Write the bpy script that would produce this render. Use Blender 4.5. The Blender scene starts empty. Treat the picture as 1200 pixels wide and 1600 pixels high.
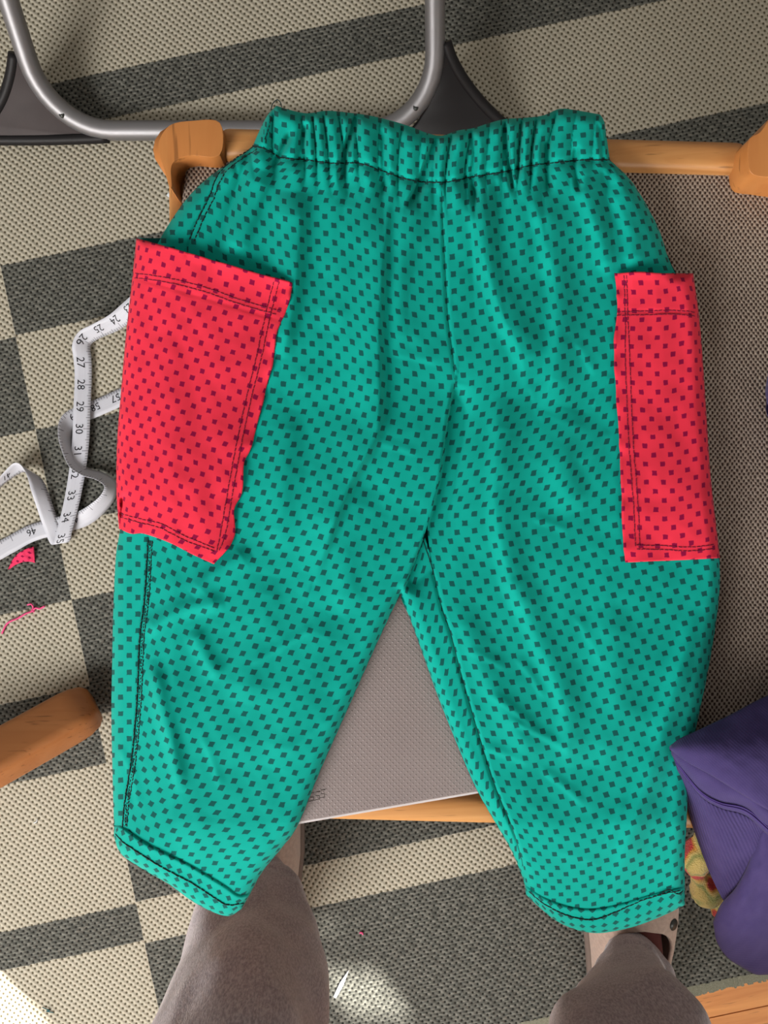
import bpy, bmesh, math, random
import numpy as np
from mathutils import Vector, Matrix, noise as mnoise

# ------------------------------------------------------------------ camera, light, exposure
sc = bpy.context.scene
col = sc.collection
F = 1200.0            # focal length in pixels of the 1200x1600 frame
CAMZ = 0.89           # camera height above the floor, looking straight down

cam_d = bpy.data.cameras.new('camera')
cam_d.sensor_fit = 'VERTICAL'
cam_d.sensor_height = 36.0
cam_d.lens = F * 36.0 / 1600.0
cam_d.clip_start = 0.01
cam = bpy.data.objects.new('camera', cam_d)
cam.location = (0, 0, CAMZ)
col.objects.link(cam)
sc.camera = cam

world = bpy.data.worlds.new('world')
sc.world = world
world.use_nodes = True
bg = world.node_tree.nodes['Background']
bg.inputs[0].default_value = (1.0, 0.93, 0.84, 1)
bg.inputs[1].default_value = 0.29

sun_d = bpy.data.lights.new('sun', 'SUN')
sun_d.energy = 20.0
sun_d.angle = math.radians(0.7)
sun_d.color = (1.0, 0.95, 0.86)
sun = bpy.data.objects.new('sun', sun_d)
SUN_DIR = Vector((-0.6, 0.8, -1.0)).normalized()
sun.rotation_euler = SUN_DIR.to_track_quat('-Z', 'Y').to_euler()
col.objects.link(sun)

def area(name, loc, target, sx, sy, energy, color):
    d = bpy.data.lights.new(name, 'AREA')
    d.shape = 'RECTANGLE'; d.size = sx; d.size_y = sy
    d.energy = energy; d.color = color
    o = bpy.data.objects.new(name, d)
    o.location = loc
    o.rotation_euler = (Vector(target) - Vector(loc)).to_track_quat('-Z', 'Y').to_euler()
    col.objects.link(o)
    return o
area('window_daylight', (-1.25, -1.38, 1.40), (0, -0.1, 0.3), 1.1, 0.9, 66.0, (1.0, 0.975, 0.94))
area('right_fill', (1.05, -1.60, 1.35), (0.1, -0.4, 0.2), 0.7, 0.9, 20.0, (1.0, 0.96, 0.90))  # added fill light for the legs and the floor at the right

vs = sc.view_settings
vs.view_transform = 'Standard'
vs.look = 'None'
vs.gamma = 1.0
vs.use_curve_mapping = False
vs.exposure = 0.0

random.seed(7)
rng = np.random.RandomState(11)

# ------------------------------------------------------------------ helpers
def srgb(r, g, b):
    def c(v):
        v /= 255.0
        return v / 12.92 if v <= 0.04045 else ((v + 0.055) / 1.055) ** 2.4
    return (c(r), c(g), c(b), 1.0)

def P(px, py, z):
    s = (CAMZ - z) / F
    return Vector(((px - 600) * s, (800 - py) * s, z))

def Pn(PX, PY, Z):
    s = (CAMZ - Z) / F
    return np.stack([(PX - 600) * s, (800 - PY) * s, Z], -1)

def link(o, parent=None):
    col.objects.link(o)
    if parent is not None:
        o.parent = parent
        o.matrix_parent_inverse = Matrix.Translation(parent.location).inverted() if parent.type == 'EMPTY' else parent.matrix_basis.inverted()
    return o

def thing(name, loc, label, cat, group=None):
    o = bpy.data.objects.new(name, None)
    o.empty_display_size = 0.03
    o.location = loc
    col.objects.link(o)
    o['label'] = label; o['category'] = cat
    if group: o['group'] = group
    return o

def tag(o, label=None, cat=None, group=None, kind=None):
    if label: o['label'] = label
    if cat: o['category'] = cat
    if group: o['group'] = group
    if kind: o['kind'] = kind
    return o

def mk(name, verts, faces, mat, parent=None, smooth=True, uvs=None):
    me = bpy.data.meshes.new(name)
    me.from_pydata([tuple(v) for v in verts], [], faces)
    me.update()
    if uvs is not None:
        lay = me.uv_layers.new(name='UVMap')
        idx = np.empty(len(me.loops), dtype=np.int32)
        me.loops.foreach_get('vertex_index', idx)
        lay.data.foreach_set('uv', np.asarray(uvs, dtype=np.float32)[idx].ravel())
    if smooth:
        me.polygons.foreach_set('use_smooth', [True] * len(me.polygons))
    me.materials.append(mat)
    o = bpy.data.objects.new(name, me)
    return link(o, parent)

def from_bm(name, bm, mat, parent=None, smooth=False):
    bmesh.ops.recalc_face_normals(bm, faces=bm.faces)
    me = bpy.data.meshes.new(name)
    bm.to_mesh(me); bm.free()
    if smooth:
        me.polygons.foreach_set('use_smooth', [True] * len(me.polygons))
    me.materials.append(mat)
    o = bpy.data.objects.new(name, me)
    return link(o, parent)

def bevel(o, w, seg=3):
    m = o.modifiers.new('bevel', 'BEVEL'); m.width = w; m.segments = seg; m.limit_method = 'ANGLE'
    m.angle_limit = math.radians(30)
    o.data.polygons.foreach_set('use_smooth', [True] * len(o.data.polygons))
    return o

def solidify(o, t, off=-1):
    m = o.modifiers.new('solidify', 'SOLIDIFY'); m.thickness = t; m.offset = off
    return o

def catmull(pts, n=12, closed=False):
    p = np.asarray(pts, float)
    if len(p) < 3: 
        t = np.linspace(0, 1, n + 1)[:, None]
        return p[0] * (1 - t) + p[-1] * t
    out = []
    q = np.vstack([p[-1], p, p[0], p[1]]) if closed else np.vstack([2 * p[0] - p[1], p, 2 * p[-1] - p[-2]])
    segs = len(p) if closed else len(p) - 1
    t = np.linspace(0, 1, n, endpoint=False)[:, None]
    for i in range(segs):
        a, b, c, d = q[i], q[i + 1], q[i + 2], q[i + 3]
        out.append(0.5 * (2 * b + (c - a) * t + (2 * a - 5 * b + 4 * c - d) * t ** 2 + (3 * b - a - 3 * c + d) * t ** 3))
    if not closed: out.append(p[-1:])
    return np.vstack(out)

def resample(pts, n):
    p = catmull(pts, 10)
    seg = np.linalg.norm(np.diff(p, axis=0), axis=1)
    s = np.concatenate([[0], np.cumsum(seg)])
    if s[-1] < 1e-9: return np.repeat(p[:1], n, 0)
    t = np.linspace(0, s[-1], n)
    return np.stack([np.interp(t, s, p[:, k]) for k in range(p.shape[1])], 1)

def coons(T, B, L, R, nu, nv):
    T, B, L, R = resample(T, nu), resample(B, nu), resample(L, nv), resample(R, nv)
    u = np.linspace(0, 1, nu)[None, :, None]; v = np.linspace(0, 1, nv)[:, None, None]
    return ((1 - v) * T[None] + v * B[None] + (1 - u) * L[:, None] + u * R[:, None]
            - ((1 - u) * (1 - v) * T[0] + u * (1 - v) * T[-1] + (1 - u) * v * B[0] + u * v * B[-1]))

def grid_faces(nv, nu):
    i = np.arange(nv - 1)[:, None] * nu + np.arange(nu - 1)[None, :]
    i = i.ravel()
    return np.stack([i, i + nu, i + nu + 1, i + 1], 1).tolist()

def blur(a, n, axis):
    if n < 1: return a
    n = min(n, a.shape[axis] // 2)
    k = np.hanning(2 * n + 3)[1:-1]; k /= k.sum()
    pad = [(0, 0), (0, 0)]; pad[axis] = (n, n)
    b = np.pad(a, pad, mode='edge')
    return np.apply_along_axis(lambda q: np.convolve(q, k, mode='valid'), axis, b)

def grid_uv(V, anchor='L', nb=24):
    """cloth coordinates: arc length across each row (so folds squeeze the print), flat length down the columns"""
    nv, nu = V.shape[:2]
    d = blur(np.linalg.norm(np.diff(V, axis=1), axis=2), nb, 0)
    u = np.concatenate([np.zeros((nv, 1)), np.cumsum(d, 1)], 1)
    if anchor == 'R': u = u - u[:, -1:]
    if anchor == 'C': u = u - u[:, nu // 2:nu // 2 + 1]
    c = np.linalg.norm(np.diff(V[..., :2], axis=0), axis=2)
    c = blur(c, nu // 3, 1)
    v = np.concatenate([np.zeros((1, nu)), -np.cumsum(c, 0)], 0)
    return np.stack([u, v], -1).reshape(-1, 2)

def pdist(PX, PY, poly, closed=False):
    """unsigned distance to a polyline, and the side of it (+ is to the right of travel)"""
    p = np.asarray(poly, float)
    if closed: p = np.vstack([p, p[:1]])
    best = np.full(PX.shape, 1e9); side = np.zeros(PX.shape); along = np.zeros(PX.shape)
    acc = 0.0
    for a, b in zip(p[:-1], p[1:]):
        d = b - a; L2 = d @ d + 1e-12
        t = np.clip(((PX - a[0]) * d[0] + (PY - a[1]) * d[1]) / L2, 0, 1)
        ex = PX - (a[0] + t * d[0]); ey = PY - (a[1] + t * d[1])
        q = ex * ex + ey * ey
        m = q < best
        best = np.where(m, q, best)
        side = np.where(m, np.sign(d[0] * ey - d[1] * ex), side)
        along = np.where(m, acc + t * math.sqrt(L2), along)
        acc += math.sqrt(L2)
    return np.sqrt(best), side, along / acc

def inside(PX, PY, poly):
    p = np.asarray(poly, float); r = np.zeros(PX.shape, bool)
    for a, b in zip(p, np.roll(p, -1, 0)):
        c = (a[1] > PY) != (b[1] > PY)
        xx = (b[0] - a[0]) * (PY - a[1]) / (b[1] - a[1] + 1e-12) + a[0]
        r ^= c & (PX < xx)
    return r

def vnoise(X, Y, seed=0):
    """smooth value noise, vectorised, range about -1..1"""
    xi = np.floor(X).astype(int); yi = np.floor(Y).astype(int)
    fx = X - xi; fy = Y - yi
    fx = fx * fx * (3 - 2 * fx); fy = fy * fy * (3 - 2 * fy)
    def h(a, b):
        n = np.sin(a * 127.1 + b * 311.7 + seed * 74.7) * 43758.5453
        return (n - np.floor(n)) * 2 - 1
    return (h(xi, yi) * (1 - fx) + h(xi + 1, yi) * fx) * (1 - fy) + (h(xi, yi + 1) * (1 - fx) + h(xi + 1, yi + 1) * fx) * fy

def tube(name, pts, r, mat, parent=None, seg=14, cap=True, radii=None, squash=None):
    p = [Vector(q) for q in pts]
    n = len(p); V = []; Fc = []
    up = None
    for i in range(n):
        t = (p[min(i + 1, n - 1)] - p[max(i - 1, 0)]).normalized()
        if up is None:
            up = t.orthogonal().normalized()
        up = (up - t * up.dot(t)).normalized()
        side = t.cross(up)
        rr = radii[i] if radii is not None else r
        for k in range(seg):
            a = 2 * math.pi * k / seg
            V.append(p[i] + (up * math.cos(a) + side * math.sin(a)) * rr)
    for i in range(n - 1):
        for k in range(seg):
            k2 = (k + 1) % seg
            Fc.append((i * seg + k, i * seg + k2, (i + 1) * seg + k2, (i + 1) * seg + k))
    if cap:
        Fc.append(tuple(range(seg))[::-1]); Fc.append(tuple(range((n - 1) * seg, n * seg)))
    return mk(name, V, Fc, mat, parent)

def prism(name, poly_xy, z0, z1, mat, parent=None, bev=0.0, seg=4):
    bm = bmesh.new()
    a = [bm.verts.new((x, y, z0)) for x, y in poly_xy]
    b = [bm.verts.new((x, y, z1)) for x, y in poly_xy]
    bm.faces.new(a[::-1]); bm.faces.new(b)
    n = len(a)
    for i in range(n):
        bm.faces.new((a[i], a[(i + 1) % n], b[(i + 1) % n], b[i]))
    o = from_bm(name, bm, mat, parent)
    if bev: bevel(o, bev, seg)
    return o

def box(name, lo, hi, mat, parent=None, bev=0.0, seg=3):
    return prism(name, [(lo[0], lo[1]), (hi[0], lo[1]), (hi[0], hi[1]), (lo[0], hi[1])], lo[2], hi[2], mat, parent, bev, seg)

# ------------------------------------------------------------------ materials
class NT:
    def __init__(s, name, rough=0.6, spec=0.3, metal=0.0, sheen=0.0):
        s.m = bpy.data.materials.new(name); s.m.use_nodes = True
        s.t = s.m.node_tree
        s.b = s.t.nodes['Principled BSDF']
        s.b.inputs['Roughness'].default_value = rough
        s.b.inputs['Specular IOR Level'].default_value = spec
        s.b.inputs['Metallic'].default_value = metal
        s.b.inputs['Sheen Weight'].default_value = sheen
    def n(s, kind, **kw):
        nd = s.t.nodes.new(kind)
        for k, v in kw.items(): setattr(nd, k, v)
        return nd
    def put(s, sock, v):
        if isinstance(v, bpy.types.NodeSocket): s.t.links.new(v, sock)
        else: sock.default_value = v
    def math(s, op, a, b=0.0, c=0.0):
        nd = s.n('ShaderNodeMath', operation=op)
        s.put(nd.inputs[0], a); s.put(nd.inputs[1], b); s.put(nd.inputs[2], c)
        return nd.outputs[0]
    def rng(s, v, a, b, lo=0.0, hi=1.0, smooth=True):
        nd = s.n('ShaderNodeMapRange'); nd.interpolation_type = 'SMOOTHSTEP' if smooth else 'LINEAR'
        s.put(nd.inputs[0], v); nd.inputs[1].default_value = a; nd.inputs[2].default_value = b
        nd.inputs[3].default_value = lo; nd.inputs[4].default_value = hi
        return nd.outputs[0]
    def mix(s, f, a, b):
        nd = s.n('ShaderNodeMix', data_type='RGBA')
        s.put(nd.inputs[0], f); s.put(nd.inputs[6], a); s.put(nd.inputs[7], b)
        return nd.outputs[2]
    def mul(s, a, b, f=1.0):
        nd = s.n('ShaderNodeMix', data_type='RGBA', blend_type='MULTIPLY')
        s.put(nd.inputs[0], f); s.put(nd.inputs[6], a); s.put(nd.inputs[7], b)
        return nd.outputs[2]
    def coord(s, which='Object'):
        return s.n('ShaderNodeTexCoord').outputs[which]
    def sep(s, v):
        nd = s.n('ShaderNodeSeparateXYZ'); s.put(nd.inputs[0], v); return nd.outputs
    def comb(s, x, y, z=0.0):
        nd = s.n('ShaderNodeCombineXYZ'); s.put(nd.inputs[0], x); s.put(nd.inputs[1], y); s.put(nd.inputs[2], z); return nd.outputs[0]
    def mapping(s, v, scale=(1, 1, 1), rot=(0, 0, 0)):
        nd = s.n('ShaderNodeMapping'); s.put(nd.inputs[0], v)
        nd.inputs['Rotation'].default_value = rot; nd.inputs['Scale'].default_value = scale
        return nd.outputs[0]
    def noise(s, v, scale, detail=2.0, rough=0.5, dist=0.0):
        nd = s.n('ShaderNodeTexNoise'); s.put(nd.inputs['Vector'], v)
        nd.inputs['Scale'].default_value = scale; nd.inputs['Detail'].default_value = detail
        nd.inputs['Roughness'].default_value = rough; nd.inputs['Distortion'].default_value = dist
        return nd.outputs[0]
    def ramp(s, v, stops):
        nd = s.n('ShaderNodeValToRGB'); s.put(nd.inputs[0], v)
        cr = nd.color_ramp
        while len(cr.elements) < len(stops): cr.elements.new(0.5)
        for e, (p, c) in zip(cr.elements, stops): e.position = p; e.color = c
        return nd.outputs[0]
    def color(s, c): s.put(s.b.inputs['Base Color'], c); return s
    def bump(s, h, strength=0.5, dist=0.001, prev=None):
        nd = s.n('ShaderNodeBump'); nd.inputs['Strength'].default_value = strength
        nd.inputs['Distance'].default_value = dist
        s.put(nd.inputs['Height'], h)
        if prev is not None: s.put(nd.inputs['Normal'], prev)
        s.t.links.new(nd.outputs[0], s.b.inputs['Normal'])
        return nd.outputs[0]

def plain(name, c, rough=0.6, spec=0.3, metal=0.0, sheen=0.0, var=0.12, nscale=60, bump=0.0):
    t = NT(name, rough, spec, metal, sheen)
    co = t.coord()
    n = t.noise(co, nscale, 3)
    dark = tuple(v * (1 - var) for v in c[:3]) + (1,)
    lite = tuple(min(1, v * (1 + var)) for v in c[:3]) + (1,)
    t.color(t.mix(n, dark, lite))
    if bump: t.bump(n, bump, 0.001)
    return t.m

def dotted(name, base, dot, A, B, half, rot=0.0):
    """cotton printed with a staggered lattice of small squares; UV in metres of cloth"""
    t = NT(name, 0.85, 0.12, 0.0, 0.04)
    uv = t.coord('UV')
    if rot: uv = t.mapping(uv, rot=(0, 0, rot))
    x, y, _ = t.sep(uv)
    wob = t.noise(uv, 420, 1)
    wob2 = t.noise(t.mapping(uv, scale=(1, 1, 1), rot=(0, 0, 1.1)), 390, 1)
    x = t.math('ADD', x, t.math('MULTIPLY', t.math('SUBTRACT', wob, 0.5), 0.0009))
    y = t.math('ADD', y, t.math('MULTIPLY', t.math('SUBTRACT', wob2, 0.5), 0.0009))
    def lattice(ox, oy):
        fx = t.math('ABSOLUTE', t.math('MULTIPLY', t.math('SUBTRACT', t.math('FRACT', t.math('ADD', t.math('DIVIDE', x, A), 100.5 + ox)), 0.5), A))
        fy = t.math('ABSOLUTE', t.math('MULTIPLY', t.math('SUBTRACT', t.math('FRACT', t.math('ADD', t.math('DIVIDE', y, B), 100.5 + oy)), 0.5), B))
        return t.math('MAXIMUM', fx, fy)
    d = t.math('MINIMUM', lattice(0, 0), lattice(0.5, 0.5))
    mask = t.rng(d, half - 0.00014, half + 0.00014, 1.0, 0.0)
    fade = t.noise(uv, 55, 3)
    b2 = tuple(v * 0.9 for v in base[:3]) + (1,)
    b3 = tuple(min(1, v * 1.08) for v in base[:3]) + (1,)
    bc = t.mix(fade, b2, b3)
    t.color(t.mix(mask, bc, dot))
    # plain weave relief
    wx = t.math('SINE', t.math('MULTIPLY', x, 2 * math.pi / 0.00055))
    wy = t.math('SINE', t.math('MULTIPLY', y, 2 * math.pi / 0.00055))
    h = t.math('ADD', t.math('MULTIPLY', t.math('MULTIPLY', wx, wy), 0.35), t.noise(uv, 260, 3))
    t.bump(h, 0.16, 0.0009)
    return t.m

def woven(t, co, A, B, warp=0.25, nz=40):
    """staggered weave: 1 in the middle of a loop, 0 in the dark hole between loops"""
    x, y, _ = t.sep(co)
    n1 = t.math('MULTIPLY', t.math('SUBTRACT', t.noise(co, nz, 2), 0.5), A * warp * 2)
    n2 = t.math('MULTIPLY', t.math('SUBTRACT', t.noise(t.mapping(co, rot=(0, 0, 0.7)), nz, 2), 0.5), B * warp * 2)
    cx = t.math('COSINE', t.math('MULTIPLY', t.math('ADD', x, n1), 2 * math.pi / A))
    cy = t.math('COSINE', t.math('MULTIPLY', t.math('ADD', y, n2), 2 * math.pi / B))
    return t.math('MULTIPLY_ADD', t.math('MULTIPLY', cx, cy), 0.5, 0.5)

def wood(name, c1, c2, axis=0, rough=0.42, scale=1.0, dark=None):
    t = NT(name, rough, 0.4)
    co = t.coord()
    s = [38 * scale] * 3; s[axis] = 3.2 * scale
    m = t.mapping(co, scale=tuple(s))
    n = t.noise(m, 1.6, 4, 0.6, 1.2)
    fine = t.noise(t.mapping(co, scale=tuple(v * 6 for v in s)), 2.0, 2)
    c = t.mix(t.rng(n, 0.3, 0.7), c1, c2)
    dk = dark or tuple(v * 0.45 for v in c1[:3]) + (1,)
    pores = t.rng(fine, 0.62, 0.74)
    c = t.mix(t.math('MULTIPLY', pores, 0.7), c, dk)
    t.color(c)
    t.bump(fine, 0.06, 0.0008)
    return t.m

M = {}
GREEN = (0.0, 0.335, 0.272, 1); GDOT = (0.003, 0.085, 0.078, 1)
RED = (0.74, 0.030, 0.062, 1); RDOT = (0.23, 0.001, 0.040, 1)
M['green'] = dotted('green_cotton', GREEN, GDOT, 0.0108, 0.0104, 0.00165)
M['green_back'] = dotted('green_cotton_side', GREEN, GDOT, 0.0108, 0.0104, 0.00160, 0.0)
M['green_bias'] = dotted('green_cotton_bias', GREEN, GDOT, 0.0104, 0.0104, 0.00165, math.radians(42))
M['red'] = dotted('red_cotton', RED, RDOT, 0.0101, 0.0110, 0.00145)
M['thread'] = plain('dark_thread', (0.004, 0.016, 0.016, 1), 0.7)
M['thread_red'] = plain('wine_thread', (0.16, 0.004, 0.03, 1), 0.7)
M['wood'] = wood('pine_rail', (0.46, 0.20, 0.060, 1), (0.60, 0.30, 0.105, 1), 0)
M['wood_y'] = wood('pine_rail_side', (0.46, 0.20, 0.060, 1), (0.60, 0.30, 0.105, 1), 1)
M['wood_cap'] = wood('amber_bentwood', (0.46, 0.17, 0.045, 1), (0.52, 0.21, 0.06, 1), 1, 0.36, 0.5)
M['wood_leg'] = wood('amber_leg', (0.34, 0.125, 0.036, 1), (0.39, 0.155, 0.05, 1), 0, 0.4, 0.6)
M['plank'] = wood('oak_plank', (0.50, 0.175, 0.036, 1), (0.66, 0.275, 0.07, 1), 0, 0.55, 0.8)
M['metal'] = plain('silver_tube', (0.26, 0.255, 0.265, 1), 0.48, 0.5, 0.7, 0, 0.05, 30)
M['black'] = plain('black_plastic', (0.012, 0.011, 0.012, 1), 0.5, 0.22, 0, 0, 0.15, 40)
M['black_brown'] = plain('brownish_black_plastic', (0.042, 0.031, 0.031, 1), 0.55, 0.25, 0, 0, 0.2, 50)  # left foot plastic, slightly lighter and browner than the other black
M['wall'] = plain('white_plaster', (0.72, 0.69, 0.64, 1), 0.85, 0.2, 0, 0, 0.03, 8)
M['frame'] = plain('white_window_paint', (0.75, 0.74, 0.72, 1), 0.5)

# cushion cloth
t = NT('brown_woven_cloth', 0.9, 0.15, 0, 0.15)
co = t.coord()
w = woven(t, co, 0.0031, 0.0041, 0.35, 140)
tone = t.noise(co, 300, 2)
big = t.noise(co, 14, 3)
thr = t.mix(tone, (0.27, 0.205, 0.158, 1), (0.52, 0.44, 0.365, 1))
c = t.mix(t.rng(w, 0.22, 0.62), (0.045, 0.024, 0.017, 1), thr)
c = t.mul(c, t.mix(big, (0.82, 0.80, 0.80, 1), (1.05, 1.05, 1.05, 1)))
t.color(c); t.bump(w, 0.8, 0.0009)
M['cushion'] = t.m

# rug cloth: plaid of pale and charcoal weave
RP = 0.884 / 1200.0
t = NT('plaid_flatweave', 0.92, 0.1)
co = t.coord()
w = woven(t, co, 0.0075, 0.0082, 0.16, 45)
u, v, _ = t.sep(co)
edge = t.math('MULTIPLY', t.math('SUBTRACT', t.noise(co, 220, 2), 0.5), 0.004)
ve = t.math('ADD', v, edge); ue = t.math('ADD', u, t.math('MULTIPLY', edge, 0.5))
def band(a, b):
    return t.math('MULTIPLY', t.rng(ve, a * RP - 0.0006, a * RP + 0.0006), t.rng(ve, b * RP - 0.0006, b * RP + 0.0006, 1, 0))
def bands(lst):
    r = None
    for a, b in lst:
        q = band(a, b); r = q if r is None else t.math('ADD', r, q)
    return r
right = bands([(-900, -581), (-515, -400), (-216, -33), (87, 239), (390, 501), (691, 763), (1010, 1120)])
left = bands([(-577, -518), (-294, -170), (-33, 83), (239, 387), (501, 691)])
isr = t.rng(ue, -506 * RP - 0.0006, -506 * RP + 0.0006)
dark = t.math('ADD', t.math('MULTIPLY', isr, right), t.math('MULTIPLY', t.math('SUBTRACT', 1.0, isr), left))
streak = t.noise(t.mapping(co, scale=(90, 420, 1)), 1.0, 2)
big = t.noise(co, 9, 3)
hole = t.rng(w, 0.10, 0.42)
lite_c = t.mix(hole, (0.105, 0.090, 0.058, 1), t.mix(streak, (0.39, 0.36, 0.28, 1), (0.53, 0.495, 0.405, 1)))
dark_c = t.mix(hole, (0.020, 0.020, 0.018, 1), t.mix(t.rng(streak, 0.35, 0.7), (0.082, 0.084, 0.074, 1), (0.185, 0.185, 0.162, 1)))
c = t.mix(dark, lite_c, dark_c)
c = t.mul(c, t.mix(big, (0.86, 0.85, 0.84, 1), (1.08, 1.08, 1.08, 1)))
t.color(c); t.bump(w, 0.7, 0.002)
M['rug'] = t.m
M['rug_edge'] = plain('rug_binding', (0.20, 0.20, 0.15, 1), 0.9, 0.1, 0, 0, 0.5, 700)

# dimpled grey board
t = NT('grey_dimpled_plastic', 0.42, 0.45)
co = t.coord()
x, y, _ = t.sep(co)
cx = t.math('COSINE', t.math('MULTIPLY', x, 2 * math.pi / 0.0036)); cy = t.math('COSINE', t.math('MULTIPLY', y, 2 * math.pi / 0.0036))
h = t.rng(t.math('MULTIPLY', cx, cy), 0.35, 0.9)
t.color(t.mix(t.noise(co, 30, 2), (0.205, 0.165, 0.16, 1), (0.235, 0.19, 0.185, 1)))
t.bump(h, 0.45, 0.0006)
M['board'] = t.m
M['board_edge'] = plain('silver_edge', (0.55, 0.52, 0.53, 1), 0.35, 0.5, 0.2)

# purple sweatshirt knit
def knit(name, rib):
    t = NT(name, 0.9, 0.08, 0, 0.06)
    uv = t.coord('UV'); x, y, _ = t.sep(uv)
    if rib:
        h = t.math('SINE', t.math('MULTIPLY', x, 2 * math.pi / 0.0026))
    else:
        h = t.math('MULTIPLY', t.math('SINE', t.math('MULTIPLY', x, 2 * math.pi / 0.0014)), t.math('SINE', t.math('MULTIPLY', y, 2 * math.pi / 0.002)))
    n = t.noise(uv, 70, 4)
    t.color(t.mix(n, (0.040, 0.028, 0.100, 1), (0.064, 0.047, 0.145, 1)))
    t.bump(t.math('ADD', t.math('MULTIPLY', h, 0.5), t.noise(uv, 500, 2)), 0.45 if rib else 0.15, 0.0009)
    return t.m
M['knit'] = knit('purple_jersey', False)
M['rib'] = knit('purple_rib', True)
M['purple_thread'] = plain('purple_thread', (0.055, 0.03, 0.16, 1), 0.8)

# sweatpants fleece
t = NT('grey_mauve_fleece', 0.9, 0.12, 0, 0.45)
co = t.coord()
n = t.noise(t.mapping(co, scale=(1, 1, 0.45)), 620, 4, 0.6)
n2 = t.noise(co, 26, 3)
c = t.mix(t.rng(n, 0.3, 0.72), (0.27, 0.232, 0.265, 1), (0.50, 0.445, 0.495, 1))
c = t.mul(c, t.mix(n2, (0.8, 0.78, 0.78, 1), (1.12, 1.1, 1.1, 1)))
t.color(c)
fold = t.noise(t.mapping(co, scale=(1, 1, 0.55), rot=(0.3, 0.5, 0.2)), 11, 1, 0.4, 0.35)
b1 = t.bump(fold, 0.6, 0.030)
t.bump(n, 0.5, 0.0012, b1)
M['fleece'] = t.m
M['felt'] = plain('beige_felt', (0.46, 0.345, 0.29, 1), 0.95, 0.08, 0, 0.3, 0.28, 260, 0.6)
M['sole'] = plain('grey_sole', (0.17, 0.13, 0.11, 1), 0.85)
M['sock'] = plain('maroon_lining', (0.085, 0.022, 0.020, 1), 0.9)
M['rivet'] = plain('dark_rivet', (0.045, 0.048, 0.045, 1), 0.4, 0.5, 0.4)

# tape measure
t = NT('white_tape', 0.45, 0.4)
uv = t.coord('UV'); x, y, _ = t.sep(uv)     # x metres along, y 0..1 across
def ticks(pitch, w, y0, y1):
    f = t.math('ABSOLUTE', t.math('SUBTRACT', t.math('FRACT', t.math('ADD', t.math('DIVIDE', x, pitch), 50.5)), 0.5))
    m = t.math('LESS_THAN', f, w / pitch * 0.5)
    return t.math('MULTIPLY', m, t.math('MULTIPLY', t.math('GREATER_THAN', y, y0), t.math('LESS_THAN', y, y1)))
tk = t.math('MAXIMUM', ticks(0.0254 / 8, 0.0005, 0.84, 1.0), ticks(0.0254 / 2, 0.0005, 0.76, 1.0))
tk = t.math('MAXIMUM', tk, ticks(0.0254, 0.0006, 0.62, 1.0))
t.color(t.mix(tk, t.mix(t.noise(uv, 30, 2), (0.50, 0.51, 0.57, 1), (0.60, 0.61, 0.67, 1)), (0.05, 0.05, 0.07, 1)))
M['tape'] = t.m
M['ink'] = plain('black_ink', (0.012, 0.012, 0.018, 1), 0.6)
M['pinkscrap'] = dotted('pink_cotton_scrap', (0.72, 0.04, 0.12, 1), RDOT, 0.0098, 0.0106, 0.0014)
M['pinkthread'] = plain('pink_thread', (0.80, 0.09, 0.25, 1), 0.8)
M['paper'] = plain('white_paper', (0.52, 0.55, 0.57, 1), 0.6)
M['bluelint'] = plain('pale_lint', (0.72, 0.78, 0.82, 1), 0.8)
M['teal'] = plain('teal_thread', (0.02, 0.11, 0.13, 1), 0.8)

# terry cloth
t = NT('multicolour_terry', 0.95, 0.08, 0, 0.3)
co = t.coord()
n = t.noise(co, 48, 0, 0.5, 0.4)
c = t.ramp(n, [(0.36, (0.62, 0.05, 0.05, 1)), (0.42, (0.72, 0.36, 0.07, 1)), (0.49, (0.74, 0.56, 0.20, 1)), (0.57, (0.30, 0.33, 0.10, 1)), (0.66, (0.68, 0.52, 0.18, 1))])
t.color(c); t.bump(t.noise(co, 800, 3), 0.9, 0.002)
M['terry'] = t.m

# ------------------------------------------------------------------ the setting
ROT = math.radians(12)
def R2(x, y):
    return (x * math.cos(ROT) - y * math.sin(ROT), x * math.sin(ROT) + y * math.cos(ROT))

floor = box('floor', (-2.4, -2.4, -0.06), (2.4, 2.4, -0.012), plain('subfloor', (0.10, 0.055, 0.03, 1), 0.8))
floor['kind'] = 'structure'
floor.rotation_euler.z = ROT
plank_me = None
PW = 0.072
for i in range(66):
    v0 = -2.38 + i * PW
    if plank_me is None:
        bm = bmesh.new()
        bmesh.ops.create_cube(bm, size=1.0, matrix=Matrix.Diagonal((4.74, PW - 0.0012, 0.0117, 1)))
        plank_me = bpy.data.meshes.new('plank'); bm.to_mesh(plank_me); bm.free()
        plank_me.materials.append(M['plank'])
    o = bpy.data.objects.new('plank', plank_me)
    col.objects.link(o); o.parent = floor
    o.location = (random.uniform(-0.005, 0.005), v0 + PW / 2, -0.00585)

# rug: a thin slab turned with the room; its front edge shows bare boards beyond it
VB = -838 * RP
rug = thing('rug', (0, 0, 0), 'pale and charcoal plaid flat-woven rug covering the boards', 'rug')
rug.rotation_euler.z = ROT
def rug_part(name, lo, hi, mat, bev):
    bm = bmesh.new()
    bmesh.ops.create_cube(bm, size=1.0)
    for q in bm.verts:
        q.co = Vector([(lo[k] + hi[k]) / 2 + q.co[k] * (hi[k] - lo[k]) for k in range(3)])
    me = bpy.data.meshes.new(name); bm.to_mesh(me); bm.free(); me.materials.append(mat)
    o = bpy.data.objects.new(name, me); col.objects.link(o); o.parent = rug
    if bev: bevel(o, bev, 2)
    return o
rug_part('woven_field', (-1.25, VB + 0.009, 0.0004), (1.45, 1.6, 0.006), M['rug'], 0)
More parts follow.
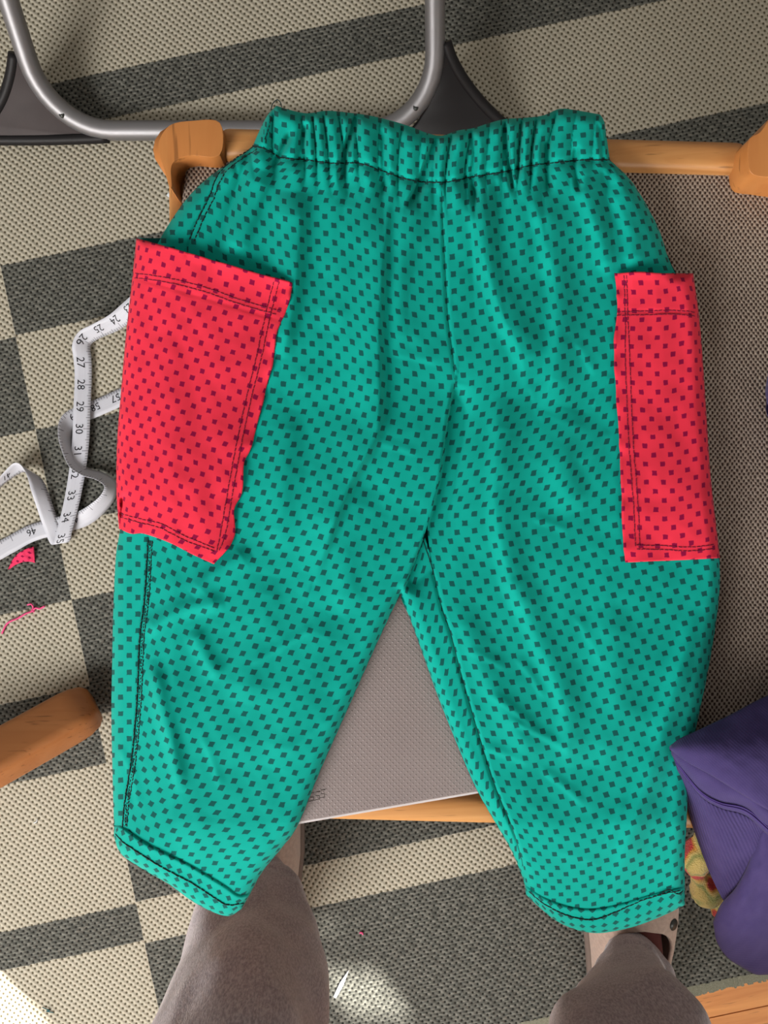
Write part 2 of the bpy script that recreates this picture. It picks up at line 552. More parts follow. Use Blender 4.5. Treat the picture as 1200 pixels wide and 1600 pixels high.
# bound edge with a short cut fringe, as one strip of tufts
bm = bmesh.new()
xx = -1.25
while xx < 1.45:
    w_ = random.uniform(0.0022, 0.0036); yy = VB - random.uniform(0.0, 0.003)
    q = bmesh.ops.create_cube(bm, size=1.0, matrix=Matrix.Translation((xx + w_ / 2, (yy + VB + 0.010) / 2, 0.0034)) @ Matrix.Diagonal((w_, VB + 0.010 - yy, random.uniform(0.0045, 0.006), 1)))
    xx += w_ * 0.95
me = bpy.data.meshes.new('fringe'); bm.to_mesh(me); bm.free(); me.materials.append(M['rug_edge'])
o = bpy.data.objects.new('fringe', me); col.objects.link(o); o.parent = rug; o['kind'] = 'stuff'

# back wall of the room (behind the photographer) with a window, and small added gaps that shape sun patches
WY = -1.70
def wall_box(lo, hi):
    return (lo, hi)
openings = [(-1.2, 0.48, 0.80, 1.62), (0.80, 0.885, 1.405, 1.495), (0.83, 0.88, 1.535, 1.565), (0.81, 0.88, 1.32, 1.365)]
xs = sorted({-2.6, 5.0} | {a for o_ in openings for a in o_[:2]})
zs = sorted({0.0, 4.8} | {a for o_ in openings for a in o_[2:]})  # wall extended upward and to the right to block stray sun
bm = bmesh.new()
for a, b in zip(xs[:-1], xs[1:]):
    for c_, d_ in zip(zs[:-1], zs[1:]):
        mx, mz = (a + b) / 2, (c_ + d_) / 2
        if any(o_[0] < mx < o_[1] and o_[2] < mz < o_[3] for o_ in openings): continue
        bmesh.ops.create_cube(bm, size=1.0, matrix=Matrix.Translation((mx, WY - 0.01, mz)) @ Matrix.Diagonal((b - a, 0.02, d_ - c_, 1)))
o = from_bm('wall_back', bm, M['wall']); o['kind'] = 'structure'
wn = bpy.data.objects.new('window_1', None); wn.location = (-0.4, WY, 0.8); col.objects.link(wn); wn['kind'] = 'structure'
for (lo, hi) in (((-1.2, WY - 0.02, 0.80), (0.48, WY + 0.01, 0.83)), ((-1.2, WY - 0.02, 1.59), (0.48, WY + 0.01, 1.62)),
                 ((-1.2, WY - 0.02, 0.80), (-1.17, WY + 0.01, 1.62)), ((0.455, WY - 0.02, 0.80), (0.48, WY + 0.01, 1.62)), ((-0.42, WY - 0.02, 0.80), (-0.38, WY + 0.01, 1.62))):
    box('window_frame', lo, hi, M['frame'], wn, 0.004)

# ------------------------------------------------------------------ footstool
stool = thing('footstool', P(756, 740, 0.0), 'pine-framed footstool with brown woven cushion under the green trousers', 'footstool')
def Q(px, py, z=0.405):
    p = P(px, py, z); return (p.x, p.y)
def rail(name, a, b, wpx, z0, z1, mat, bev=0.007):
    a = Vector(a); b = Vector(b); d = (b - a).normalized(); n = Vector((-d.y, d.x)) * wpx / 2
    z = (z0 + z1) / 2
    pl = [Q(*(a + n), z1), Q(*(b + n), z1), Q(*(b - n), z1), Q(*(a - n), z1)]
    return prism(name, pl, z0, z1, mat, stool, bev, 4)
rail('back_rail', (338, 219), (1172, 242), 50, 0.372, 0.404, M['wood'])
rail('front_rail', (300, 1256), (1235, 1280), 46, 0.366, 0.398, M['wood'])
rail('side_rail', (274, 262), (288, 1250), 24, 0.352, 0.386, M['wood_y'], 0.003)
rail('side_rail', (1246, 262), (1236, 1262), 24, 0.352, 0.386, M['wood_y'], 0.003)
capL = catmull([(344, 193), (300, 190), (266, 197), (249, 222), (251, 246), (258, 268), (265, 292), (269, 292), (268, 264), (276, 251), (300, 244), (344, 243)], 5, True)
prism('corner_post', [Q(x, y, 0.41) for x, y in capL], 0.352, 0.411, M['wood_cap'], stool, 0.008, 5)
capR = catmull([(1168, 222), (1186, 208), (1210, 178), (1250, 170), (1276, 190), (1280, 230), (1268, 300), (1252, 318), (1246, 300), (1240, 286), (1206, 280), (1170, 271)], 5, True)
prism('corner_post', [Q(x, y, 0.42) for x, y in capR], 0.352, 0.422, M['wood_cap'], stool, 0.008, 5)
for (x, y) in ((285, 1258), (1246, 1266)):
    c0 = P(x, y, 0.39)
    prism('corner_post', [(c0.x + 0.016 * math.cos(a), c0.y + 0.016 * math.sin(a)) for a in np.linspace(0, 2 * math.pi, 20, endpoint=False)], 0.352, 0.392, M['wood_cap'], stool, 0.006, 3)
for (x, y) in ((275, 228), (1246, 236), (285, 1258), (1246, 1266)):
    c0 = P(x, y, 0.37)
    tube('leg', [(c0.x, c0.y, 0.365), (c0.x, c0.y, 0.2), (c0.x * 1.04, c0.y * 1.04, 0.0065)], 0.016, M['wood_cap'], stool, 16, True, [0.017, 0.018, 0.0125])
# cushion: rounded slab
def rounded(x0, y0, x1, y1, r, n=8):
    out = []
    for cx, cy, a0 in ((x1 - r, y0 + r, -90), (x1 - r, y1 - r, 0), (x0 + r, y1 - r, 90), (x0 + r, y0 + r, 180)):
        for k in range(n + 1):
            a = math.radians(a0 + 90 * k / n); out.append((cx + r * math.cos(a), cy + r * math.sin(a)))
    return out
NX, NY = 120, 130
gx = np.linspace(-1, 1, NX); gy = np.linspace(-1, 1, NY)
GX, GY = np.meshgrid(gx, gy)
def squircle(GX, GY, k):
    # pull the corners of a square in
    s = 1 - k * (np.abs(GX) ** 6) * (np.abs(GY) ** 6)
    return GX * s, GY * s
SX, SY = squircle(GX, GY, 0.03)
cxp, cyp, hw, hh = 756.0, 741.0, 498.0, 508.0
ang = math.radians(1.4)
CX = cxp + (SX * hw * math.cos(ang) - SY * hh * math.sin(ang)); CY = cyp + (SX * hw * math.sin(ang) + SY * hh * math.cos(ang))
ed = np.minimum((1 - np.abs(GX)) * hw, (1 - np.abs(GY)) * hh)
prof = np.sqrt(np.clip(1 - (1 - np.clip(ed / 20.0, 0, 1)) ** 2, 0, 1))
CZ = 0.379 + 0.017 * prof + 0.004 * (1 - GX ** 2) * (1 - GY ** 2) + 0.0010 * vnoise(CX / 130, CY / 130, 3)
Vt = Pn(CX, CY, np.full_like(CX, 0.398)); Vt[..., 2] = CZ
verts = Vt.reshape(-1, 3).tolist()
faces = [f[::1] for f in grid_faces(NY, NX)]
nb = len(verts)
ring = [(0, i) for i in range(NX)] + [(j, NX - 1) for j in range(1, NY)] + [(NY - 1, i) for i in range(NX - 2, -1, -1)] + [(j, 0) for j in range(NY - 2, 0, -1)]
ids = [j * NX + i for j, i in ring]
for k in ids:
    v = verts[k]; verts.append([v[0], v[1], 0.356])
n = len(ids)
for k in range(n):
    faces.append([ids[k], ids[(k + 1) % n], nb + (k + 1) % n, nb + k])
faces.append([nb + k for k in range(n)])
mk('cushion', verts, faces, M['cushion'], stool)

# ------------------------------------------------------------------ grey board under the trouser legs
bz0, bz1 = 0.4005, 0.4115
board = thing('board', P(640, 1020, bz0), 'thin grey dimpled board lying on the cushion between the trouser legs', 'board')
A0 = P(312, 1317, bz1); A1 = P(1020, 1196, bz1)
ex = (A1 - A0).normalized(); ey = Vector((-ex.y, ex.x, 0)); Wd = (A1 - A0).length; Dp = 0.19
def board_prism(name, inset, z0, z1, mat, r, bev):
    pts = rounded(inset, inset, Wd - inset, Dp - inset, r, 5)
    return prism(name, [((A0 + ex * x + ey * y).x, (A0 + ex * x + ey * y).y) for x, y in pts], z0, z1, mat, board, bev, 3)
board_prism('base', 0.0, bz0, bz1 - 0.0016, M['board_edge'], 0.008, 0.0018)
top = board_prism('lid', 0.0022, bz1 - 0.0018, bz1, M['board'], 0.007, 0.0008)
# small embossed mark near the front edge: three short curved strokes
for k, (ax, ay) in enumerate(((487, 1247), (496, 1245), (504, 1242))):
    pts = [P(ax + dx, ay + dy, bz1 + 0.0001) for dx, dy in ((-4, 6), (3, 4), (3, -1), (-3, -1), (-2, -7), (4, -8))]
    tube('embossed_mark', pts, 0.0003, M['board'], board, 6)

# ------------------------------------------------------------------ the green trousers
WAIST_TOP = [(432, 165), (450, 171), (480, 177), (510, 173), (545, 176), (580, 181), (620, 191), (650, 201), (668, 208), (690, 212), (715, 204), (740, 200), (765, 192), (790, 186), (820, 184), (850, 180), (875, 170), (905, 173), (938, 179)]
WAIST_L = [(432, 165), (418, 180), (405, 205), (395, 228)]
WAIST_R = [(938, 179), (944, 190), (948, 215), (953, 250)]
SEAM = [(395, 228), (415, 233), (440, 246), (480, 250), (520, 255), (560, 255), (600, 268), (640, 281), (690, 285), (740, 276), (790, 268), (830, 258), (870, 254), (910, 250), (953, 250)]
SIL_L = [(395, 228), (370, 248), (335, 270), (305, 296), (280, 326), (251, 372), (229, 420), (212, 520), (199, 600), (192, 690), (191, 780), (187, 830), (181, 870), (177, 950), (175, 1040), (174, 1120), (176, 1220), (178, 1290)]
SIDE_SEAM = [(396, 230), (355, 258), (338, 280), (328, 307), (313, 337), (297, 375), (255, 560), (238, 760), (233, 845), (228, 930), (220, 1000), (216, 1090), (208, 1180), (197, 1250), (193, 1293)]
CENTRE = [(690, 285), (692, 350), (696, 430), (700, 500), (708, 560), (711, 600), (701, 655), (694, 700), (685, 755), (668, 820), (648, 880), (626, 928)]
INSEAM_L = [(626, 928), (610, 960), (580, 1025), (540, 1115), (500, 1205), (465, 1290), (440, 1325), (410, 1362), (391, 1396)]
HEM_L_TOP = [(178, 1290), (193, 1293), (225, 1315), (262, 1334), (300, 1353), (350, 1383), (372, 1398), (391, 1396)]
HEM_L_BOT = [(178, 1308), (190, 1335), (230, 1362), (265, 1382), (300, 1408), (335, 1426), (358, 1431), (377, 1421)]
INNER_R = [(626, 928), (640, 965), (660, 1020), (685, 1090), (715, 1165), (742, 1228), (766, 1272), (797, 1325), (814, 1364), (820, 1383)]
R_SEAM = [(660, 840), (680, 904), (691, 951), (704, 988), (722, 1058), (751, 1157), (775, 1232), (800, 1292), (817, 1350), (824, 1384)]
SIL_R = [(953, 250), (985, 281), (1010, 320), (1030, 360), (1043, 400), (1056, 430), (1078, 480), (1091, 560), (1100, 650), (1107, 740), (1117, 820), (1124, 880), (1124, 925), (1117, 985), (1104, 1060), (1089, 1130), (1077, 1190), (1073, 1280), (1070, 1335), (1070, 1385)]
HEM_R_TOP = [(820, 1383), (850, 1402), (885, 1415), (925, 1420), (970, 1412), (1020, 1397), (1070, 1385)]
HEM_R_BOT = [(822, 1398), (840, 1415), (865, 1436), (895, 1451), (930, 1458), (965, 1454), (1000, 1445), (1040, 1429), (1070, 1414)]
PK_L = dict(T=[(213, 372), (270, 388), (330, 406), (395, 425), (455, 443)], R=[(455, 443), (447, 480), (430, 520), (427, 560), (415, 610), (405, 650), (392, 700), (381, 725), (378, 770), (366, 795), (367, 835), (352, 862), (333, 881)],
            B=[(186, 826), (205, 834), (225, 834), (265, 848), (300, 866), (333, 881)], L=[(213, 372), (206, 440), (197, 520), (190, 600), (183, 690), (182, 770), (186, 826)])
PK_R = dict(T=[(961, 427), (1000, 426), (1040, 427), (1083, 427)], R=[(1083, 427), (1092, 490), (1098, 560), (1104, 650), (1110, 740), (1119, 820), (1125, 872)],
            B=[(977, 879), (1020, 877), (1070, 875), (1125, 872)], L=[(961, 427), (965, 480), (960, 540), (962, 600), (966, 660), (969, 720), (972, 780), (973, 830), (977, 879)])

def cm(p): return catmull(p, 6)
SIL = np.vstack([cm(WAIST_L)[::-1], cm(WAIST_TOP)[1:], cm(WAIST_R)[1:], cm(SIL_R[:5])[1:], [(1056, 427)], cm(PK_R['R']), cm(SIL_R[11:])[1:], cm(HEM_R_BOT)[::-1], cm(INNER_R)[::-1],
                 cm(INSEAM_L)[1:], cm(HEM_L_BOT)[::-1], cm(SIL_L[10:])[::-1], cm(PK_L['L'])[::-1], cm(SIL_L[:6])[::-1]])
POLY_PL = np.vstack([cm(PK_L['T']), cm(PK_L['R'])[1:], cm(PK_L['B'])[::-1][1:], cm(PK_L['L'])[::-1][1:]])
POLY_PR = np.vstack([cm(PK_R['T']), cm(PK_R['R'])[1:], cm(PK_R['B'])[::-1][1:], cm(PK_R['L'])[::-1][1:]])

# folds: polyline, width left of travel, width right of travel, height (mm, negative = valley)
FOLDS = [
    ([(608, 290), (597, 400), (590, 520), (591, 629), (585, 680), (552, 740), (528, 794), (510, 845), (492, 900)], 40, 9, 4.2),   # long fold in the left front
    ([(470, 300), (464, 380), (458, 460), (440, 560)], 30, 12, 3.2),
    ([(540, 290), (532, 400), (520, 520)], 26, 26, 2.0),
    ([(420, 270), (395, 330), (370, 400)], 24, 14, 2.4),
    ([(640, 300), (630, 420), (622, 560)], 20, 26, 1.6),
    ([(735, 300), (752, 380), (768, 440), (790, 500), (812, 545), (826, 600)], 12, 34, 3.6),
    ([(830, 290), (855, 380), (868, 450), (872, 540), (850, 640)], 12, 28, 3.2),
    ([(905, 280), (935, 360), (955, 430)], 14, 26, 2.4),
    ([(955, 290), (985, 360), (990, 420)], 12, 20, 2.0),
    ([(782, 620), (776, 720), (776, 800), (792, 880), (815, 960)], 12, 30, 2.6),
    ([(900, 640), (880, 720), (905, 800)], 30, 22, 1.8),
    ([(1092, 950), (1062, 1050), (1026, 1170), (992, 1280), (962, 1385)], 14, 22, 2.6),
    ([(800, 900), (842, 1000), (885, 1110), (890, 1200)], 14, 26, 2.2),
    ([(715, 940), (760, 1060), (840, 1190)], 16, 22, 1.4),
    ([(940, 950), (965, 1080), (930, 1200)], 26, 26, 1.4),
    ([(226, 992), (262, 965), (300, 950), (352, 942)], 10, 16, 2.0),
    ([(300, 985), (322, 1030), (345, 1060)], 12, 16, 1.6),
    ([(236, 1030), (252, 1110), (268, 1170), (282, 1240)], 10, 14, 2.2),
    ([(390, 860), (330, 900), (300, 930)], 12, 18, 1.6),
    ([(420, 900), (400, 1000), (380, 1100)], 30, 30, 1.6),
    ([(520, 960), (470, 1080), (420, 1200)], 26, 30, 1.8),
    ([(560, 760), (540, 860), (545, 960)], 22, 22, 1.2),
    ([(455, 640), (440, 760), (430, 860)], 26, 22, 1.4),
    # valleys
    ([(711, 600), (703, 655), (697, 700), (690, 755), (675, 815), (655, 868), (632, 925)], 3, 26, -8.0),
    ([(557, 172), (545, 215), (535, 252), (532, 285)], 4, 8, -4.5),
    ([(684, 206), (668, 250), (655, 287), (635, 325)], 4, 10, -4.5),
    ([(787, 188), (790, 225), (797, 268), (802, 300)], 5, 4, -4.5),
    ([(735, 205), (742, 240), (738, 280), (742, 320)], 6, 6, -2.8),
    ([(455, 205), (440, 235), (425, 262)], 5, 5, -3.0),
    ([(900, 225), (898, 260), (905, 300)], 5, 6, -2.8),
    ([(936, 190), (940, 225), (945, 262)], 4, 5, -3.0),
    ([(850, 215), (853, 250), (858, 300)], 5, 6, -2.4),
    ([(597, 200), (600, 268), (598, 305)], 5, 7, -2.4),
    ([(480, 190), (470, 225), (465, 260)], 5, 6, -2.4),
    # seams, thin grooves
    (CENTRE[:6], 2.4, 2.4, -0.9), (R_SEAM, 3, 2, -1.0), (SIDE_SEAM, 3, 3, -0.6),
]
# small creases in the ironed-out cotton
for (x, y, a, L, h) in ((800, 1110, 35, 90, .7), (845, 1150, 28, 110, .8), (790, 1180, 20, 80, .6), (880, 1230, 40, 90, .7), (830, 1060, 55, 80, .6), (960, 1290, 110, 90, .6),
                        (760, 1030, 25, 70, .5), (900, 1340, 15, 80, .5), (920, 1000, 60, 90, .5), (480, 1150, -40, 90, .6), (440, 1010, -30, 120, .6), (330, 1190, 70, 90, .6),
                        (650, 560, 10, 70, .4), (930, 700, -50, 70, .7), (940, 610, -60, 60, .6), (915, 560, 60, 60, .5), (860, 820, 20, 60, .5), (620, 700, 15, 70, .4), (210, 1230, 80, 60, .8), (195, 1190, 60, 50, .7)):
    ca, sa = math.cos(math.radians(a)) * L / 2, math.sin(math.radians(a)) * L / 2
    FOLDS.append(([(x - ca, y - sa), (x + 1.5, y - 1), (x + ca, y + sa)], 5, 9, h * 0.8))

seam_s = cm(SEAM)
def body_z(PX, PY, raw=False):
    d, _, _ = pdist(PX, PY, SIL, True)
    # what it rests on: board, cushion, and the drop beyond the stool's edge
    out = np.maximum(np.maximum(272 - PX, PY - 1284), 0)
    base = 0.4128 - 0.024 * (out / 145.0) ** 1.35
    up = np.clip((760 - PY) / 160.0, 0, 1); up = up * up * (3 - 2 * up)
    base = base - 0.0042 * up + 0.0035 * np.clip((300 - PY) / 70.0, 0, 1)
    w = np.clip(d / 20.0, 0, 1)
    puff = 0.0115 * np.sqrt(np.clip(1 - (1 - w) ** 2, 0, 1))
    z = base + puff
    # gathers
    ys = np.interp(PX, seam_s[:, 0], seam_s[:, 1])
    dy = PY - ys
    ex_ = 0.72 + 0.5 * vnoise(PX / 48.0, PY * 0 + 3.1, 5)
    X1 = PX + 0.04 * dy * np.sign(PX - 690) * np.clip(np.abs(PX - 690) / 150, 0, 1)
    ph = X1 / 13.5 + 1.35 * vnoise(X1 / 47.0, dy / 160, 1)
    g = np.abs(np.sin(ph * math.pi * 0.5)) ** 0.62
    wb = np.clip(1 - np.maximum(dy, 0) / 55.0, 0, 1) * np.clip(1 + (dy + 95) / 400, 0.7, 1)
    fade_in = np.clip(d / 10.0, 0.25, 1)
    if not raw: z = z + 0.0088 * (g - 0.72) * ex_ * wb * fade_in
    X2 = 690 + (PX - 690) / (1 + 0.0011 * np.maximum(dy, 0))
    ph2 = X2 / 33.0 + 0.9 * vnoise(X2 / 60.0, dy / 200, 8)
    g2 = np.abs(np.sin(ph2 * math.pi * 0.5)) ** 1.2
    below = np.clip(dy / 20.0, 0, 1) * np.exp(-np.maximum(dy, 0) / 120.0)
    gath = 0.0075 * (g2 - 0.5) * below * (0.5 + 0.5 * ex_)
    z = z - 0.0016 * np.exp(-(dy / 6.0) ** 2) * np.clip(d / 10, 0, 1)
    # folds, flattened under the pockets
    pm = np.zeros(PX.shape)
    for pg in (POLY_PL, POLY_PR):
        dd, _, _ = pdist(PX, PY, pg, True)
        pm = np.maximum(pm, np.where(inside(PX, PY, pg), np.clip(dd / 12.0, 0, 1), 0))
    f = np.zeros(PX.shape)
    for poly, wl, wr, h in FOLDS:
        c = catmull(poly, 4)
        lo = c.min(0) - 3.2 * max(wl, wr); hi = c.max(0) + 3.2 * max(wl, wr)
        msk = (PX > lo[0]) & (PX < hi[0]) & (PY > lo[1]) & (PY < hi[1])
        if not msk.any(): continue
        dd, sd, al = pdist(PX[msk], PY[msk], c)
        wid = np.where(sd > 0, wl, wr)
        e = np.exp(-(dd / wid) ** 2) * np.clip(np.minimum(al, 1 - al) / 0.16 + 0.12, 0, 1)
        f[msk] += h * 0.0019 * e
    f = f * np.clip(d / 16.0, 0.15, 1)
    z = z + (f + gath) * (1 - 0.92 * pm)
    z = z + (0.0016 * vnoise(PX / 90, PY / 110, 21) + 0.0007 * vnoise(PX / 34, PY / 40, 22) + 0.00016 * vnoise(PX / 13, PY / 15, 23)) * np.clip(d / 30, 0, 1) * (1 - 0.5 * pm)
    z = np.maximum(z, base + 0.38 * puff)
    return z

def pocket_z(PX, PY, pk):
    d, _, _ = pdist(PX, PY, SIL, True)
    z = body_z(PX, PY)
    dt, _, _ = pdist(PX, PY, cm(pk['T']))
    dl, _, _ = pdist(PX, PY, cm(pk['L'])); dr, _, _ = pdist(PX, PY, cm(pk['R'])); db, _, _ = pdist(PX, PY, cm(pk['B']))
    inner = np.minimum(np.minimum(dl, dr), db)
    z = z + 0.0019 + 0.0042 * np.exp(-dt / 26.0) * np.clip(inner / 25.0, 0.35, 1) + 0.0016 * np.clip(inner / 60, 0, 1)
    z = z - 0.0005 * np.exp(-((dt - 60) / 3.0) ** 2)
    z = z + 0.0012 * vnoise(PX / 60, PY / 90, 31) + 0.0005 * vnoise(PX / 22, PY / 26, 32)
    # puckered free edge
    ee = dr if pk is PK_L else dl
    z = z + 0.0009 * np.sin(PY / 9.0 + 2 * vnoise(PY / 40, PX * 0, 4)) * np.exp(-ee / 12.0)
    return z

tr_base = P(650, 800, 0.404)
trs = thing('trousers', tr_base, 'green dotted childrens trousers with red pockets laid flat on the footstool', 'trousers')

def panel(name, T, B, L, R, nu, nv, mat, anchor, dz=0.0, zf=body_z, nb=34):
    g = coons(T, B, L, R, nu, nv)
    PX, PY = g[..., 0], g[..., 1]
    Z = zf(PX, PY) + dz
    V = Pn(PX, PY, Z)
    if name == 'waistband':
        sx = np.linspace(380, 965, 600); sy = np.interp(sx, seam_s[:, 0], seam_s[:, 1]) - 42
        q = Pn(sx, sy, body_z(sx, sy)); q[:, 1] = 0
        al = np.concatenate([[0], np.cumsum(np.linalg.norm(np.diff(q, axis=0), axis=1))])
        U = np.interp(PX, sx, al); Vv_ = -PY * 0.000401 + np.interp(PX, seam_s[:, 0], seam_s[:, 1]) * 0.000401
        uv_ = np.stack([U, Vv_], -1).reshape(-1, 2)
    elif name == 'side_panel':
        uv_ = np.stack([PX, -PY], -1).reshape(-1, 2) * 0.000401
    else:
        Vu = Pn(PX, PY, body_z(PX, PY, True)) if zf is body_z else V
        uv_ = grid_uv(Vu, anchor, nb)
    return mk(name, V.reshape(-1, 3), grid_faces(nv, nu), mat, trs, True, uv_)

wb = panel('waistband', WAIST_TOP, SEAM, WAIST_L, WAIST_R, 330, 44, M['green'], 'C', 0.0, body_z, 0)
tag(wb, 'gathered elastic waistband')
def cut(poly, x0, x1):
    c = cm(poly); return c[(c[:, 0] >= x0 - 0.01) & (c[:, 0] <= x1 + 0.01)].tolist()
lf_T = cut(SEAM, 396, 690); lf_T[0] = SIDE_SEAM[0]; lf_T[-1] = (690, 285)
panel('front_panel', lf_T, HEM_L_TOP[1:], SIDE_SEAM, CENTRE + INSEAM_L[1:], 170, 400, M['green'], 'R')
off_seam = [(x + 5, y) for x, y in SIDE_SEAM]
panel('side_panel', [SIL_L[0], off_seam[0]], [SIL_L[-1], off_seam[-1]], SIL_L, off_seam, 36, 330, M['green_back'], 'L', -0.0003)
rf_T = cut(SEAM, 690, 953); rf_T[0] = (690, 285); rf_T[-1] = (953, 250)
panel('front_panel', rf_T, [(822, 1384)] + HEM_R_TOP[1:], CENTRE[:9] + [(668, 820)] + R_SEAM[1:-1] + [(822, 1384)], SIL_R, 150, 400, M['green'], 'L')
in_R = [(x + 4, y) for x, y in R_SEAM[:-1]] + [(827, 1387)]
panel('inner_panel', [(640, 898), in_R[0]], [(820, 1383), in_R[-1]], [(640, 898)] + INNER_R, in_R, 26, 180, M['green_bias'], 'L', -0.0003)
def hem(name, T, B, dz):
    def zf(PX, PY):
        dt, _, _ = pdist(PX, PY, cm(T))
        return body_z(PX, PY) + dz * np.clip(dt / 3.0, 0.0, 1) + 0.0006 * np.exp(-((dt - 4) / 4.0) ** 2)
    return panel(name, T, B, [T[0], B[0]], [T[-1], B[-1]], 130, 20, M['green_bias'], 'C', 0.0, zf)
hem('hem', HEM_L_TOP, HEM_L_BOT, 0.0014)
hem('hem', HEM_R_TOP, HEM_R_BOT, 0.0014)

# underside: the back of the trousers, lying on cushion and board
bm = bmesh.new()
ss = SIL[::1]
keep = [0]
for i in range(1, len(ss)):
    if np.linalg.norm(ss[i] - ss[keep[-1]]) > 5: keep.append(i)
ss = ss[keep]
zz = body_z(ss[:, 0], ss[:, 1])
vsb = [bm.verts.new(P(x, y, z_ + 0.0002)) for (x, y), z_ in zip(ss, zz)]
fc = bm.faces.new(vsb)
bmesh.ops.triangulate(bm, faces=[fc])
from_bm('back_panel', bm, M['green_back'], trs, True)

pkl = panel('pocket', PK_L['T'], PK_L['B'], PK_L['L'], PK_L['R'], 90, 160, M['red'], 'R', 0, lambda a, b: pocket_z(a, b, PK_L))
pkr = panel('pocket', PK_R['T'], PK_R['B'], PK_R['L'], PK_R['R'], 54, 160, M['red'], 'L', 0, lambda a, b: pocket_z(a, b, PK_R))
tag(pkl, 'red dotted patch pocket'); tag(pkr, 'red dotted patch pocket')
for o in (pkl, pkr): solidify(o, 0.0012, 1.0)
for o in list(trs.children):
    if o.name.startswith('pocket'):
        # solidify must thicken downwards
        o.modifiers['solidify'].offset = -1.0

def stitches(name, poly, mat, parent, zf, dash=6.5, gap=2.2, r=0.00040, lift=0.0003, wob=0.5):
    c = catmull(poly, 12)
    seg = np.linalg.norm(np.diff(c, axis=0), axis=1); s = np.concatenate([[0], np.cumsum(seg)])
    V = []; Fc = []
    pos = 0.0
    starts = []
    while pos + dash < s[-1]:
        starts.append(pos); pos += dash + gap
    if not starts: return
    st = np.array(starts)[:, None] + np.array([0.0, dash * 0.5, dash])[None]
    X = np.interp(st, s, c[:, 0]) + rng.uniform(-wob, wob, st.shape); Y = np.interp(st, s, c[:, 1]) + rng.uniform(-wob, wob, st.shape)
    Z = zf(X, Y) + lift
    Z[:, 0] -= 0.0003; Z[:, 2] -= 0.0003
    Pp = Pn(X, Y, Z)
    for k in range(len(st)):
        b = len(V)
        for j in range(3):
            a = Vector(Pp[k, j]); d = (Vector(Pp[k, 2]) - Vector(Pp[k, 0])).normalized()
            sd = d.cross(Vector((0, 0, 1))).normalized()
            V += [a + sd * r, a + Vector((0, 0, r)), a - sd * r, a - Vector((0, 0, r))]
        for j in range(2):
            for q in range(4):
                Fc.append((b + j * 4 + q, b + j * 4 + (q + 1) % 4, b + j * 4 + 4 + (q + 1) % 4, b + j * 4 + 4 + q))
    return mk(name, V, Fc, mat, parent, True)

def off(poly, dx, dy): return [(x + dx, y + dy) for x, y in poly]
hz = lambda a, b: body_z(a, b) + 0.0018
stitches('stitching', SEAM, M['thread'], wb, body_z, 7, 0.8, 0.00045)
for dx in (0, 7):
    stitches('stitching', off(SIDE_SEAM[:6], dx - 1, dx * 0.4), M['thread'], trs, body_z, 5, 1.5, 0.00042, 0.0003, 0.8)
    stitches('stitching', off(SIDE_SEAM[8:], dx - 2, 0), M['thread'], trs, body_z, 5, 1.0, 0.00042, 0.0003, 0.7)
stitches('stitching', off(SIDE_SEAM[8:], 2, 0), M['thread'], trs, body_z, 3, 2.0, 0.00035, 0.0003, 1.3)
stitches('stitching', [(424, 182), (420, 200), (412, 222)], M['thread'], wb, body_z, 5, 1.5, 0.0003)
stitches('stitching', [(180, 1303), (195, 1318), (228, 1340), (265, 1362), (300, 1380), (335, 1403), (356, 1414), (384, 1411)], M['thread'], trs, hz, 7, 0.6, 0.00045)
stitches('stitching', off(HEM_L_TOP, 0, 1), M['thread'], trs, body_z, 7, 0.5, 0.00035, 0.0001)
stitches('stitching', [(826, 1392), (850, 1412), (885, 1430), (926, 1437), (960, 1426), (1000, 1408), (1035, 1397), (1068, 1390)], M['thread'], trs, hz, 7, 0.6, 0.00045)
stitches('stitching', [(1030, 1398), (1045, 1390), (1060, 1397), (1069, 1388)], M['thread'], trs, hz, 4, 1.0, 0.0004)
stitches('stitching', CENTRE[:6], M['thread'], trs, body_z, 12, 0.1, 0.00018, 0.0001, 0.2)
stitches('stitching', R_SEAM[:-1], M['thread'], trs, body_z, 12, 0.1, 0.00022, 0.0001, 0.2)
pz = lambda a, b: pocket_z(a, b, PK_L)
stitches('stitching', [(211, 427), (260, 434), (320, 449), (380, 470), (442, 487)], M['thread_red'], pkl, pz, 6, 1.2, 0.0003)
stitches('stitching', [(210, 434), (260, 441), (320, 456), (380, 477), (438, 493)], M['thread_red'], pkl, pz, 6, 1.2, 0.0003)
for dx in (0, 8):
    stitches('stitching', [(428 + dx, 440), (415 + dx, 490), (400 + dx, 560), (385 + dx, 620), (370 + dx, 690), (357 + dx, 760), (345 + dx, 830), (338 + dx * .5, 862)], M['thread_red'], pkl, pz, 6, 1.2, 0.0003)
stitches('stitching', [(188, 802), (215, 810), (250, 818), (290, 838), (338, 858)], M['thread_red'], pkl, pz, 6, 1.2, 0.0003)
stitches('stitching', [(187, 808), (215, 816), (250, 825), (290, 845), (336, 862)], M['thread_red'], pkl, pz, 6, 1.2, 0.0003)
pz = lambda a, b: pocket_z(a, b, PK_R)
for dy in (0, 6):
    stitches('stitching', [(964, 488 + dy - 1), (1010, 486 + dy), (1050, 485 + dy), (1089, 488 + dy)], M['thread_red'], pkr, pz, 6, 1.2, 0.0003)
for dx in (0, 7):
    stitches('stitching', [(975 + dx * .6, 430), (977 + dx * .6, 500), (977 + dx, 560), (980 + dx, 640), (983 + dx, 700), (990 + dx, 790), (993 + dx, 860)], M['thread_red'], pkr, pz, 6, 1.2, 0.0003)
for dy in (0, 6):
    stitches('stitching', [(995, 852 + dy), (1040, 853 + dy), (1080, 855 + dy), (1122, 850 + dy)], M['thread_red'], pkr, pz, 6, 1.2, 0.0003)
